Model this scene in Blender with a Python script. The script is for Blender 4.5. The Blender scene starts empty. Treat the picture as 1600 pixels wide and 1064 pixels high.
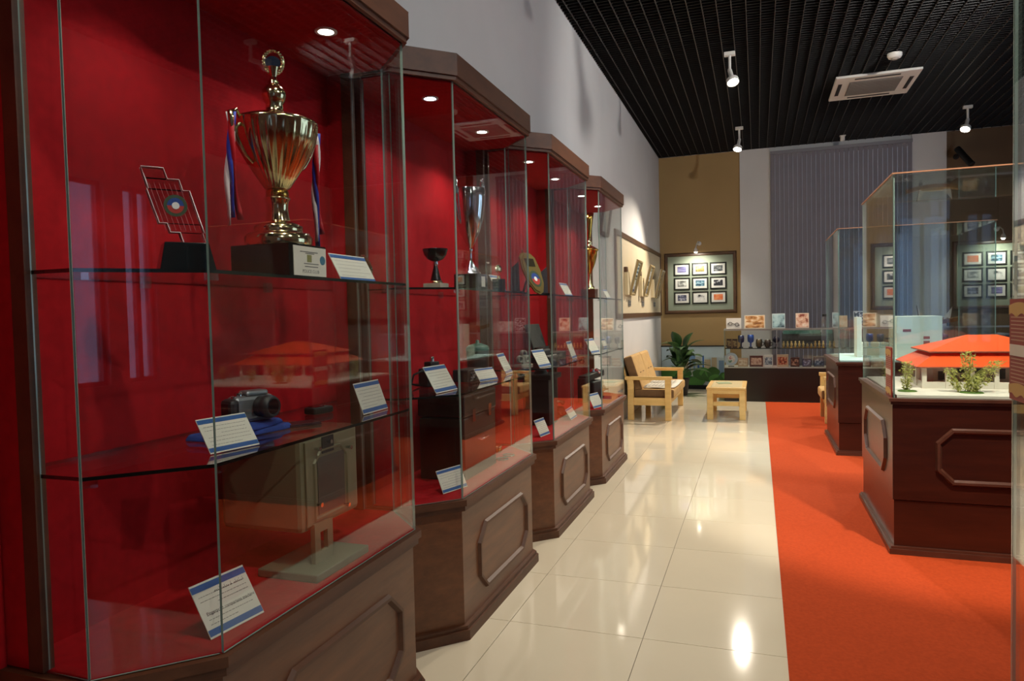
import bpy, math, random
from mathutils import Vector, Matrix, Euler
random.seed(7)
R = math.radians
sc = bpy.context.scene
COL = sc.collection

# ------------------------------------------------------------------ camera
F_PX = 1095.03
yaw, pitch, roll = 0.33763881, -0.03688915, -0.02225132
CAMZ = 1.6
cy, sy, cp, sp = math.cos(yaw), math.sin(yaw), math.cos(pitch), math.sin(pitch)
fw = Vector((-sy * cp, cy * cp, sp)); rt = Vector((cy, sy, 0)); up = rt.cross(fw)
r2 = rt * math.cos(roll) + up * math.sin(roll)
u2 = -rt * math.sin(roll) + up * math.cos(roll)
cd = bpy.data.cameras.new('camera'); cam = bpy.data.objects.new('camera', cd); COL.objects.link(cam)
m = Matrix((r2, u2, -fw)).transposed().to_4x4(); m.translation = Vector((0, 0, CAMZ))
cam.matrix_world = m
cd.sensor_fit = 'HORIZONTAL'; cd.sensor_width = 36.0; cd.lens = 36.0 * F_PX / 1600.0
cd.clip_start = 0.02
sc.camera = cam

# ------------------------------------------------------------------ world, exposure
w = bpy.data.worlds.new('daylight'); sc.world = w; w.use_nodes = True
bg = w.node_tree.nodes['Background']; bg.inputs[0].default_value = (0.56, 0.72, 1.0, 1); bg.inputs[1].default_value = 2.6
vs = sc.view_settings
vs.view_transform = 'Standard'; vs.look = 'None'; vs.gamma = 1.0; vs.exposure = 0.0; vs.use_curve_mapping = False
try:
    sc.cycles.use_denoising = True
    sc.cycles.transparent_max_bounces = 40
    sc.cycles.max_bounces = 10; sc.cycles.glossy_bounces = 6; sc.cycles.diffuse_bounces = 4
    sc.cycles.sample_clamp_indirect = 6.0
    sc.cycles.caustics_reflective = False; sc.cycles.caustics_refractive = False
except Exception:
    pass
CAB_W, TRACK_W, PIC_W = 14.0, 560.0, 48.0
DAY = 1.0

# room extents
XW, XR, YF, YB, ZC = -1.9, 7.0, -4.0, 14.8, 4.75

# ------------------------------------------------------------------ materials
MATS = {}
def lin(h):
    h = h.lstrip('#'); o = []
    for i in (0, 2, 4):
        v = int(h[i:i + 2], 16) / 255
        o.append(v / 12.92 if v <= 0.04045 else ((v + 0.055) / 1.055) ** 2.4)
    return (*o, 1)
def base_mat(name):
    mt = bpy.data.materials.new(name); mt.use_nodes = True
    nt = mt.node_tree; return mt, nt, nt.nodes['Principled BSDF']
def M(name, col, rough=0.5, metal=0.0, spec=0.5, vary=0.0, scale=6.0, bump=0.0, coat=0.0, stretch=(1, 1, 1), emit=None, estr=0.0):
    if name in MATS: return MATS[name]
    mt, nt, p = base_mat(name)
    c = lin(col)
    p.inputs['Base Color'].default_value = c
    p.inputs['Roughness'].default_value = rough; p.inputs['Metallic'].default_value = metal
    p.inputs['Specular IOR Level'].default_value = spec; p.inputs['Coat Weight'].default_value = coat
    p.inputs['Coat Roughness'].default_value = 0.05
    if vary > 0 or bump > 0:
        tc = nt.nodes.new('ShaderNodeTexCoord'); mp = nt.nodes.new('ShaderNodeMapping'); nz = nt.nodes.new('ShaderNodeTexNoise')
        mp.inputs['Scale'].default_value = stretch; nz.inputs['Scale'].default_value = scale; nz.inputs['Detail'].default_value = 5
        nt.links.new(tc.outputs['Object'], mp.inputs[0]); nt.links.new(mp.outputs[0], nz.inputs['Vector'])
        if vary > 0:
            rp = nt.nodes.new('ShaderNodeValToRGB')
            rp.color_ramp.elements[0].position = 0.3; rp.color_ramp.elements[1].position = 0.7
            rp.color_ramp.elements[0].color = tuple(max(0, x * (1 - vary)) for x in c[:3]) + (1,)
            rp.color_ramp.elements[1].color = tuple(min(1, x * (1 + vary)) for x in c[:3]) + (1,)
            nt.links.new(nz.outputs[0], rp.inputs[0]); nt.links.new(rp.outputs[0], p.inputs['Base Color'])
        if bump > 0:
            bm = nt.nodes.new('ShaderNodeBump'); bm.inputs['Strength'].default_value = bump; bm.inputs['Distance'].default_value = 0.003
            nt.links.new(nz.outputs[0], bm.inputs['Height']); nt.links.new(bm.outputs[0], p.inputs['Normal'])
    if emit:
        p.inputs['Emission Color'].default_value = lin(emit); p.inputs['Emission Strength'].default_value = estr
    MATS[name] = mt; return mt
def glass(name, tint=(0.955, 0.975, 0.965), f0=0.04, rough=0.0, gl=(1, 1, 1)):
    if name in MATS: return MATS[name]
    mt = bpy.data.materials.new(name); mt.use_nodes = True; nt = mt.node_tree
    for n in list(nt.nodes): nt.nodes.remove(n)
    out = nt.nodes.new('ShaderNodeOutputMaterial'); mix = nt.nodes.new('ShaderNodeMixShader')
    tr = nt.nodes.new('ShaderNodeBsdfTransparent'); g = nt.nodes.new('ShaderNodeBsdfGlossy')
    lw = nt.nodes.new('ShaderNodeLayerWeight'); pw = nt.nodes.new('ShaderNodeMath'); ma = nt.nodes.new('ShaderNodeMath')
    lw.inputs['Blend'].default_value = 0.5
    pw.operation = 'POWER'; pw.inputs[1].default_value = 5.0
    ma.operation = 'MULTIPLY_ADD'; ma.inputs[1].default_value = 1 - f0; ma.inputs[2].default_value = f0
    tr.inputs[0].default_value = (*tint, 1); g.inputs['Color'].default_value = (*gl, 1); g.inputs['Roughness'].default_value = rough
    nt.links.new(lw.outputs['Facing'], pw.inputs[0]); nt.links.new(pw.outputs[0], ma.inputs[0]); nt.links.new(ma.outputs[0], mix.inputs[0])
    nt.links.new(tr.outputs[0], mix.inputs[1]); nt.links.new(g.outputs[0], mix.inputs[2]); nt.links.new(mix.outputs[0], out.inputs[0])
    MATS[name] = mt; return mt
def emis(name, col, s):
    if name in MATS: return MATS[name]
    mt = bpy.data.materials.new(name); mt.use_nodes = True; nt = mt.node_tree
    for n in list(nt.nodes): nt.nodes.remove(n)
    o = nt.nodes.new('ShaderNodeOutputMaterial'); e = nt.nodes.new('ShaderNodeEmission')
    e.inputs[0].default_value = lin(col); e.inputs[1].default_value = s; nt.links.new(e.outputs[0], o.inputs[0])
    MATS[name] = mt; return mt
def wood(name, c1, c2, rough=0.4, scale=3.0, stretch=(8, 8, 1), coat=0.15):
    if name in MATS: return MATS[name]
    mt, nt, p = base_mat(name)
    tc = nt.nodes.new('ShaderNodeTexCoord'); mp = nt.nodes.new('ShaderNodeMapping'); nz = nt.nodes.new('ShaderNodeTexNoise'); rp = nt.nodes.new('ShaderNodeValToRGB')
    mp.inputs['Scale'].default_value = stretch; nz.inputs['Scale'].default_value = scale; nz.inputs['Detail'].default_value = 6; nz.inputs['Roughness'].default_value = 0.65
    rp.color_ramp.elements[0].position = 0.28; rp.color_ramp.elements[1].position = 0.72
    rp.color_ramp.elements[0].color = lin(c1); rp.color_ramp.elements[1].color = lin(c2)
    nt.links.new(tc.outputs['Object'], mp.inputs[0]); nt.links.new(mp.outputs[0], nz.inputs['Vector']); nt.links.new(nz.outputs[0], rp.inputs[0]); nt.links.new(rp.outputs[0], p.inputs['Base Color'])
    p.inputs['Roughness'].default_value = rough; p.inputs['Coat Weight'].default_value = coat; p.inputs['Coat Roughness'].default_value = 0.15
    MATS[name] = mt; return mt
def picture(name, cols, scale=18.0, stretch=(1, 1, 1), hard=False):
    if name in MATS: return MATS[name]
    mt, nt, p = base_mat(name)
    tc = nt.nodes.new('ShaderNodeTexCoord'); mp = nt.nodes.new('ShaderNodeMapping'); nz = nt.nodes.new('ShaderNodeTexNoise'); rp = nt.nodes.new('ShaderNodeValToRGB')
    mp.inputs['Scale'].default_value = stretch; mp.inputs['Location'].default_value = (random.random() * 9, random.random() * 9, random.random() * 9)
    nz.inputs['Scale'].default_value = scale; nz.inputs['Detail'].default_value = 3
    els = rp.color_ramp.elements
    n = len(cols)
    els[0].position = 0.34; els[1].position = 0.66
    els[0].color = lin(cols[0]); els[1].color = lin(cols[-1])
    for i in range(1, n - 1):
        e = els.new(0.34 + 0.32 * i / (n - 1)); e.color = lin(cols[i])
    if hard: rp.color_ramp.interpolation = 'CONSTANT'
    nt.links.new(tc.outputs['Object'], mp.inputs[0]); nt.links.new(mp.outputs[0], nz.inputs['Vector']); nt.links.new(nz.outputs[0], rp.inputs[0]); nt.links.new(rp.outputs[0], p.inputs['Base Color'])
    p.inputs['Roughness'].default_value = 0.5
    MATS[name] = mt; return mt

GL = glass('clear_glass'); GLC = glass('case_glass', (0.95, 0.975, 0.97), 0.045)
GLT = glass('tinted_glass', (0.50, 0.52, 0.58), 0.04)
ACR = glass('acrylic', (0.86, 0.88, 0.88), 0.14)
GED = M('glass_edge', '#8fa79f', 0.12, 0, 0.8); SED = M('shelf_edge', '#0d1716', 0.15, 0, 0.4)
RED = M('red_felt', '#a50f19', 0.85, 0, 0.2, vary=0.12, scale=30)
WOOD = wood('walnut_veneer', '#54301a', '#734629', 0.42, 2.2, (6, 1, 9))
WOODT = wood('walnut_trim', '#432514', '#5b361f', 0.5, 3, (5, 1, 5), 0.0)
MAHO = wood('mahogany_veneer', '#2c100a', '#401a10', 0.3, 2.0, (1, 1, 10))
MAHT = wood('mahogany_trim', '#42251b', '#573428', 0.3, 3, (2, 2, 6))
PINE = wood('pine', '#d0a760', '#e6c27e', 0.4, 3.0, (1, 6, 6))
FRAMEW = wood('frame_wood', '#47301f', '#5f4129', 0.4, 3.0, (2, 2, 4))
WHITE = M('wall_paint', '#c9c8c6', 0.7, vary=0.03, scale=1.5)
TAN = M('tan_paint', '#a08355', 0.7, vary=0.04, scale=1.5)
BROWN = M('brown_paint', '#6b563d', 0.7, vary=0.04, scale=1.5)
CREAM = M('cream_panel', '#cdbfa0', 0.65, vary=0.03, scale=2)
SAGE = M('sage_board', '#8b9481', 0.7, vary=0.05, scale=3)
BLACK = M('black_gloss', '#0b0b0c', 0.15, 0, 0.5); BLACKM = M('black_matt', '#101011', 0.55)
CHROME = M('chrome', '#d8dadd', 0.08, 1.0); SILVER = M('silver_plate', '#eceff2', 0.1, 1.0)
GOLD = M('gold_plate', '#e6d6a8', 0.12, 1.0); GOLDD = M('gold_deep', '#cfa04a', 0.15, 1.0)
PAPER = M('card_paper', '#e4e0d2', 0.6); BLUE = M('card_blue', '#2f5e9e', 0.5); INK = M('ink', '#23232a', 0.6); INKG = M('ink_grey', '#77756f', 0.6)
WPLAS = M('white_plastic', '#d9d7d0', 0.4)

# ------------------------------------------------------------------ mesh helper
class MB:
    def __init__(s): s.v = []; s.f = []; s.mi = []; s.sm = []
    def add(s, vs_, fs, mi=0, sm=False):
        o = len(s.v); s.v += [tuple(a) for a in vs_]
        for f in fs: s.f.append(tuple(i + o for i in f)); s.mi.append(mi); s.sm.append(sm)
        return s
    def box(s, x0, x1, y0, y1, z0, z1, mi=0):
        vs_ = [(x0, y0, z0), (x1, y0, z0), (x1, y1, z0), (x0, y1, z0), (x0, y0, z1), (x1, y0, z1), (x1, y1, z1), (x0, y1, z1)]
        return s.add(vs_, [(0, 3, 2, 1), (4, 5, 6, 7), (0, 1, 5, 4), (1, 2, 6, 5), (2, 3, 7, 6), (3, 0, 4, 7)], mi)
    def prism(s, poly, z0, z1, mi=0, emi=None):
        n = len(poly); a = [(x, y, z0) for x, y in poly] + [(x, y, z1) for x, y in poly]
        s.add(a, [tuple(range(n - 1, -1, -1)), tuple(range(n, 2 * n))], mi)
        return s.add(a, [(i, (i + 1) % n, n + (i + 1) % n, n + i) for i in range(n)], mi if emi is None else emi)
    def pane(s, a, b, z0, z1, t=0.008, mi=0, emi=1):
        a = Vector((a[0], a[1])); b = Vector((b[0], b[1])); d = (b - a).normalized(); nn = Vector((d.y, -d.x)) * t / 2
        p = [a - nn, b - nn, b + nn, a + nn]
        vs_ = [(q.x, q.y, z0) for q in p] + [(q.x, q.y, z1) for q in p]
        s.add(vs_, [(0, 1, 5, 4), (2, 3, 7, 6)], mi)
        return s.add(vs_, [(0, 3, 2, 1), (4, 5, 6, 7), (1, 2, 6, 5), (3, 0, 4, 7)], emi)
    def lathe(s, prof, n=24, c=(0, 0, 0), mi=0, flute=0, famp=0.0, sm=True, axis=None, cap=True):
        vs_ = []
        for (r, z, *k) in prof:
            fa = k[0] if k else 0
            for i in range(n):
                t = 2 * math.pi * i / n; rr = r * (1 + fa * famp * abs(math.sin(flute * t / 2))) if flute else r
                vs_.append(Vector((rr * math.cos(t), rr * math.sin(t), z)))
        if axis is not None:
            q = Vector((0, 0, 1)).rotation_difference(Vector(axis).normalized()); vs_ = [q @ v for v in vs_]
        c = Vector(c); vs_ = [v + c for v in vs_]
        fs = []
        for j in range(len(prof) - 1):
            for i in range(n):
                fs.append((j * n + i, j * n + (i + 1) % n, (j + 1) * n + (i + 1) % n, (j + 1) * n + i))
        s.add(vs_, fs, mi, sm)
        k = (len(prof) - 1) * n
        if not cap: return s
        return s.add(vs_, [tuple(range(n - 1, -1, -1)), tuple(range(k, k + n))], mi)
    def tube(s, pts, r, n=8, mi=0, sm=True):
        pts = [Vector(p) for p in pts]; rings = []
        rr = r if isinstance(r, (list, tuple)) else [r] * len(pts)
        pn = None
        for i, p in enumerate(pts):
            d = (pts[min(i + 1, len(pts) - 1)] - pts[max(i - 1, 0)]).normalized()
            if pn is None: pn = d.orthogonal().normalized()
            pn = (pn - d * pn.dot(d)).normalized(); b = d.cross(pn)
            rings.append([p + (pn * math.cos(2 * math.pi * k / n) + b * math.sin(2 * math.pi * k / n)) * rr[i] for k in range(n)])
        vs_ = [v for ring in rings for v in ring]; fs = []
        for j in range(len(pts) - 1):
            for i in range(n): fs.append((j * n + i, j * n + (i + 1) % n, (j + 1) * n + (i + 1) % n, (j + 1) * n + i))
        s.add(vs_, fs, mi, sm); k = (len(pts) - 1) * n
        return s.add(vs_, [tuple(range(n - 1, -1, -1)), tuple(range(k, k + n))], mi)
    def obox(s, c, ux, uy, uz, mi=0):
        c = Vector(c); ux = Vector(ux); uy = Vector(uy); uz = Vector(uz)
        vs_ = [c - ux - uy - uz, c + ux - uy - uz, c + ux + uy - uz, c - ux + uy - uz, c - ux - uy + uz, c + ux - uy + uz, c + ux + uy + uz, c - ux + uy + uz]
        return s.add(vs_, [(0, 3, 2, 1), (4, 5, 6, 7), (0, 1, 5, 4), (1, 2, 6, 5), (2, 3, 7, 6), (3, 0, 4, 7)], mi)
    def sphere(s, c, r, n=16, k=10, mi=0, sz=1.0):
        return s.lathe([(max(1e-4, r * math.sin(math.pi * j / k)), -r * sz * math.cos(math.pi * j / k)) for j in range(k + 1)], n, c, mi)
    def ring_sweep(s, pts, d0, d1, depth, fmap, mi=0):
        """moulding round a closed polygon pts (2-D): outer offset d0, inner offset d1, raised by depth; fmap(u, v, h) -> 3-D"""
        n = len(pts); P = [Vector(p) for p in pts]
        def off(d):
            o = []
            for i in range(n):
                a, b, c = P[i - 1], P[i], P[(i + 1) % n]
                e1 = (b - a).normalized(); e2 = (c - b).normalized(); n1 = Vector((e1.y, -e1.x)); n2 = Vector((e2.y, -e2.x))
                bi = (n1 + n2); bi = bi / bi.length_squared * 2 if bi.length > 1e-6 else n1
                o.append(b + bi * d)
            return o
        rows = [(off(d0), 0), (off(d0 * 0.75 + d1 * 0.25), depth), (off(d0 * 0.35 + d1 * 0.65), depth), (off(d1), 0)]
        vs_ = [fmap(p.x, p.y, h) for ring, h in rows for p in ring]; fs = []
        for j in range(3):
            for i in range(n): fs.append((j * n + i, j * n + (i + 1) % n, (j + 1) * n + (i + 1) % n, (j + 1) * n + i))
        return s.add(vs_, fs, mi)
    def build(s, name, mats, parent=None, loc=None, bevel=0.0, kind=None, label=None, smooth=False):
        me = bpy.data.meshes.new(name); me.from_pydata(s.v, [], s.f); me.update()
        if not isinstance(mats, (list, tuple)): mats = [mats]
        for mt in mats: me.materials.append(mt)
        me.polygons.foreach_set('material_index', s.mi)
        me.polygons.foreach_set('use_smooth', [bool(x or smooth) for x in s.sm]); me.update()
        o = bpy.data.objects.new(name, me); COL.objects.link(o)
        if parent: o.parent = parent
        if loc: o.location = loc
        if bevel > 0:
            b = o.modifiers.new('bevel', 'BEVEL'); b.width = bevel; b.segments = 2; b.limit_method = 'ANGLE'; b.angle_limit = R(40)
        if kind: o['kind'] = kind
        if label: o['label'] = label
        return o
def tag(o, label, cat, group=None):
    o['label'] = label; o['category'] = cat
    if group: o['group'] = group
    return o
def thing(name, label, cat, loc=(0, 0, 0), rz=0.0, group=None):
    o = bpy.data.objects.new(name, None); COL.objects.link(o); o.location = loc; o.rotation_euler = (0, 0, rz); o.empty_display_size = 0.1
    return tag(o, label, cat, group)
def struct(o): o['kind'] = 'structure'; return o
def part_copy(src, parent, loc=None, rot=None, scale=None):
    o = src.copy(); COL.objects.link(o); o.parent = parent
    if loc is not None: o.location = loc
    if rot is not None: o.rotation_euler = rot
    if scale is not None: o.scale = scale
    for ch in src.children:
        part_copy(ch, o)
    return o
def copy_tree(src, label, loc, rot=None, scale=None):
    o = src.copy(); COL.objects.link(o); o.location = loc; o['label'] = label
    if rot is not None: o.rotation_euler = rot
    if scale is not None: o.scale = scale
    for ch in list(src.children): part_copy(ch, o)
    return o
def spot(parent, loc, target, watt, angle=100, blend=0.6, col=(1, 0.9, 0.78), size=0.03, name='spot_lamp'):
    l = bpy.data.lights.new(name, 'SPOT'); l.energy = watt; l.spot_size = R(angle); l.spot_blend = blend; l.color = col; l.shadow_soft_size = size
    o = bpy.data.objects.new(name, l); COL.objects.link(o)
    d = Vector(target) - Vector(loc)
    o.rotation_euler = d.to_track_quat('-Z', 'Y').to_euler()
    pl = Vector(parent.location) if parent else Vector((0, 0, 0))
    o.location = Vector(loc) - pl
    if parent: o.parent = parent
    return o
def text_mesh(txt, size, align='LEFT'):
    c = bpy.data.curves.new('txt', 'FONT'); c.body = txt; c.size = size; c.align_x = align; c.resolution_u = 2
    t = bpy.data.objects.new('txt', c); COL.objects.link(t)
    bpy.context.view_layer.update()
    me = bpy.data.meshes.new_from_object(t.evaluated_get(bpy.context.evaluated_depsgraph_get()))
    vs_ = [v.co.copy() for v in me.vertices]; fs = [tuple(p.vertices) for p in me.polygons]
    bpy.data.objects.remove(t); bpy.data.meshes.remove(me)
    return vs_, fs

# ------------------------------------------------------------------ the room
TILE = 0.69; TX0 = -1.925; TY0 = 3.39 - 11 * TILE
fl = struct(MB().box(XW - 0.2, XR + 0.2, YF - 0.2, YB + 0.2, -0.2, -0.006).build('floor', M('grout', '#8d8474', 0.7)))
TILEM = M('porcelain', '#d9cfb8', 0.07, 0, 0.5, vary=0.035, scale=1.3, coat=0.3)
proto = None
for i in range(3):
    for j in range(27):
        y0 = TY0 + j * TILE
        if y0 > YB: continue
        if proto is None:
            g = 0.0016
            proto = MB().box(g, TILE - g, g, TILE - g, -0.006, 0.0).build('tile', TILEM, fl, (TX0 + i * TILE, y0, 0), bevel=0.001)
        else:
            part_copy(proto, fl, (TX0 + i * TILE, y0, 0))
tag(struct(MB().box(TX0 + 3 * TILE, XR, YF, YB, -0.006, -0.0005).build('floor_strip', TILEM)), 'cream polished floor beside the carpet runner', 'floor')
CARPET = M('carpet', '#a8401d', 0.95, 0, 0.1, vary=0.1, scale=60, bump=0.5)
tag(MB().box(0.115, 4.6, YF + 0.3, 12.75, -0.0004, 0.007).build('carpet_runner', CARPET), 'orange-red carpet runner along the polished tile floor', 'carpet')
wl = struct(MB().box(XW - 0.2, XW, YF, YB, 0, ZC + 0.3).build('wall_left', WHITE))
MB().box(XW, XW + .012, YF, 1.2745, 0, 2.86).build('red_panel', RED, wl)
# wall behind the camera and right wall, with big daylight windows
def wall_with_holes(name, axis, pos, a0, a1, holes, mat, t=0.2):
    mb = MB(); zs = ZC + 0.3
    xs = sorted({a0, a1} | {h for q in holes for h in q[:2]})
    for k in range(len(xs) - 1):
        lo, hi = xs[k], xs[k + 1]
        hs = [h for h in holes if h[0] <= lo + 1e-6 and h[1] >= hi - 1e-6]
        rng = [(0, hs[0][2]), (hs[0][3], zs)] if hs else [(0, zs)]
        for z0, z1 in rng:
            if z1 - z0 < 1e-4: continue
            if axis == 'y': mb.box(lo, hi, pos, pos + t, z0, z1)
            else: mb.box(pos, pos + t, lo, hi, z0, z1)
    return struct(mb.build(name, mat))
fh = [(2.35, 3.15, 0.9, 3.2), (3.4, 3.85, 0.9, 3.2)]
wall_with_holes('wall_front', 'y', YF - 0.2, XW, XR, fh, WHITE)
rh = [(4.9, 7.2, 0.5, 4.2), (7.5, 10.0, 0.5, 4.2)]
wall_with_holes('wall_right', 'x', XR, YF, YB, rh, WHITE)
FRM = M('window_frame', '#8b8d90', 0.4)
for k, (a, b, z0, z1) in enumerate(fh + rh):
    fr = k < len(fh); mb = MB()
    for (u0, u1, q0, q1) in ((a, a + .05, z0, z1), (b - .05, b, z0, z1), (a, b, z0, z0 + .05), (a, b, z1 - .05, z1), ((a + b) / 2 - .03, (a + b) / 2 + .03, z0, z1)):
        if fr: mb.box(u0, u1, YF - .12, YF - .06, q0, q1)
        else: mb.box(XR + .06, XR + .12, u0, u1, q0, q1)
    wn = struct(mb.build('window_%d' % (k + 1), FRM))
    pm = MB()
    if fr: pm.box(a, b, YF - .095, YF - .088, z0, z1)
    else: pm.box(XR + .088, XR + .095, a, b, z0, z1)
    pm.build('pane', GLT if fr else GL, wn)
    l = bpy.data.lights.new('window_portal', 'AREA'); l.shape = 'RECTANGLE'; l.size = b - a; l.size_y = z1 - z0
    l.cycles.is_portal = True
    o = bpy.data.objects.new('window_portal', l); COL.objects.link(o)
    if fr: o.location = ((a + b) / 2, YF - .21, (z0 + z1) / 2); o.rotation_euler = Vector((0, 1, 0)).to_track_quat('-Z', 'Z').to_euler()
    else: o.location = (XR + .21, (a + b) / 2, (z0 + z1) / 2); o.rotation_euler = Vector((-1, 0, 0)).to_track_quat('-Z', 'Z').to_euler()
# back wall with its painted bays
wb = struct(MB().box(XW - .2, XR + .2, YB, YB + .2, 0, ZC + .3).build('wall_back', WHITE))
MB().box(XW, -0.313, YB - .012, YB, 0, ZC).build('tan_bay', TAN, wb)
MB().box(3.264, XR, YB - .012, YB, 0, ZC).build('brown_bay', BROWN, wb)
MB().box(-0.313, 0.261, YB - .05, YB, 0, ZC).build('white_pilaster', WHITE, wb)
MB().box(2.707, 3.264, YB - .05, YB, 0, ZC).build('white_pilaster', WHITE, wb)
ce = struct(MB().box(XW - .2, XR + .2, YF - .2, YB + .2, ZC + .3, ZC + .4).build('ceiling', M('black_soffit', '#050505', 0.9)))
mb = MB(); s = 0.145
x = XW + s / 2
while x < XR:
    mb.box(x - .004, x + .004, YF, YB, ZC, ZC + .05); x += s
mb.build('ceiling_runners', M('grey_runner', '#37322f', 0.5), ce, kind='stuff')
mb = MB(); y = YF
while y < YB:
    mb.box(XW, XR, y - .003, y + .003, ZC + .006, ZC + .05); y += s / 2
mb.build('ceiling_grille', M('black_slat', '#0c0b0b', 0.6), ce, kind='stuff')
# vertical blind
bl = thing('vertical_blind', 'closed grey vertical blind between the two white pilasters', 'blind', (0.261, YB - .1, 0))
BLM = M('blind_fabric', '#7d797f', 0.8, vary=0.05, scale=4); BLM2 = M('blind_fabric_dark', '#5d5962', 0.8, vary=0.05, scale=4)
MB().box(0, 2.446, -.03, .05, 4.60, 4.66).build('head_rail', M('rail_grey', '#77757c', .5), bl)
struct(MB().box(.30, 2.67, YB - .03, YB - .001, .25, 4.55).build('window_9', emis('blind_daylight', '#c3c6d8', .22)))
n = 30; wsl = 2.446 / n
sa = MB().obox((0, 0, 2.34), (wsl * .455, .010, 0), (-.0006, .0012, 0), (0, 0, 2.26)).build('slat', BLM, bl, (wsl / 2, 0, 0))
for k in range(1, n): part_copy(sa, bl, ((k + .5) * wsl, 0, 0))
# ------------------------------------------------------------------ display cabinets along the left wall
FX, CH, SD, L = -1.375, 0.223, -1.75, 1.13
Z0, Z1 = 0.70, 2.73
def plan(o, xw=XW):
    q = 0.41421
    return [(xw, -CH - o), (FX - CH + q * o, -CH - o), (FX + o, -q * o), (FX + o, L + q * o), (FX - CH + q * o, L + CH + o), (xw, L + CH + o)]
OCT = [(.30, .145), (.91, .145), (1.01, .235), (1.01, .415), (.91, .507), (.30, .507), (.20, .415), (.20, .235)]
LENS = emis('cabinet_lens', '#fff6ea', 22.0); LENSB = emis('cabinet_lens_cool', '#cfe0ff', 26.0)
SHZ = (1.205, 1.730)
def cabinet(y0, label, cool=(), watt=CAB_W):
    t = thing('display_cabinet', label, 'display cabinet', (0, y0, 0), group='wall display cabinets')
    bs = MB().prism(plan(-.012, XW + .002), 0.0, .655).build('base', WOOD, t)
    MB().prism(plan(.022, XW + .002), 0, .05).prism(plan(.010, XW + .002), .05, .068).build('skirting', WOODT, bs)
    MB().prism(plan(.010, XW + .002), .64, .667).prism(plan(.022, XW + .002), .667, .697).build('top_moulding', WOODT, bs)
    MB().ring_sweep([(u, v) for u, v in OCT], .0, -.032, .016, lambda u, v, h: (FX - .012 + h, u, v)).build('panel_moulding', WOODT, bs)
    MB().prism(plan(-.006, XW + .002), .697, .702).build('floor_lining', RED, t)
    bp = MB().box(XW + .002, XW + .02, -CH, L + CH, Z0, Z1)
    bp.build('back_panel', RED, t)
    for (ya, yb) in ((-CH, -CH + .02), (L + CH - .02, L + CH)):
        MB().box(XW + .02, SD - .05, ya, yb, Z0, Z1).build('side_panel', RED, t)
        MB().box(SD - .05, SD, ya - .006, yb + .006, Z0, Z1).build('post', WOODT, t)
    c1, c2, c3, c4, c5, c6 = (SD, -CH + .01), (FX - CH, -CH + .004), (FX - .004, 0), (FX - .004, L), (FX - CH, L + CH - .004), (SD, L + CH - .01)
    for a, b in ((c1, (c2[0] - .003, c2[1])), (c2, (c3[0] - .005, c3[1] - .003)), (c3, c4), ((c4[0] - .005, c4[1] + .003), c5), ((c5[0] - .003, c5[1]), c6)):
        MB().pane(a, b, Z0, Z1).build('glass_pane', [GL, GED], t)
    for z in SHZ:
        sh = MB().prism(plan(-.012, XW + .022), z, z + .010, 0, 1).build('glass_shelf', [GL, SED], t)
        for (cx, cyy, dx, dy) in ((FX - .022, .03, 0, 1), (FX - CH - .002, -CH + .03, .7, .7), (FX - .022, L - .03, 0, 1), (FX - CH - .002, L + CH - .03, .7, -.7), (XW + .035, .25, 0, 1), (XW + .035, .85, 0, 1)):
            d = Vector((dx, dy, 0)).normalized()
            MB().obox((cx, cyy, z - .010), d * .017, Vector((d.y, -d.x, 0)) * .009, (0, 0, .0095)).build('shelf_clip', ACR, sh)
    MB().prism(plan(-.008, XW + .003), Z1 - .008, Z1).build('ceiling_lining', RED, t)
    MB().prism(plan(.018, XW + .003), Z1, Z1 + .02).prism(plan(.028, XW + .003), Z1 + .02, Z1 + .125).build('crown', WOODT, t, bevel=.006)
    for k, dy in enumerate((.17, .89)):
        d = MB().lathe([(.043, .0005), (.043, -.004), (.030, -.004), (.030, .0005)], 24, cap=False).build('downlight', M('lamp_trim', '#e8e6e0', .3), t, (-1.58, dy, Z1 - .009))
        MB().lathe([(.0299, -.003), (.0299, .0)], 24).build('lens', LENSB if k in cool else LENS, d)
        spot(t, (-1.58, y0 + dy, Z1 - .03), (-1.61, y0 + dy, 0), watt, 125, .7, (.82, .9, 1) if k in cool else (1, .93, .84), .025)
    return t
YC = [1.50, 3.142, 4.785, 6.43]
cabinet(YC[0], 'nearest full red-lined glass cabinet, holding the big gold trophy with ribbons', watt=CAB_W * .40)
cabinet(YC[1], 'red-lined glass cabinet holding the silver cup, second from the big gold trophy', (0,))
cabinet(YC[2], 'red-lined glass cabinet holding the gilt shield plaque')
cabinet(YC[3], 'farthest red-lined glass cabinet, next to the pine sofa')

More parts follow.
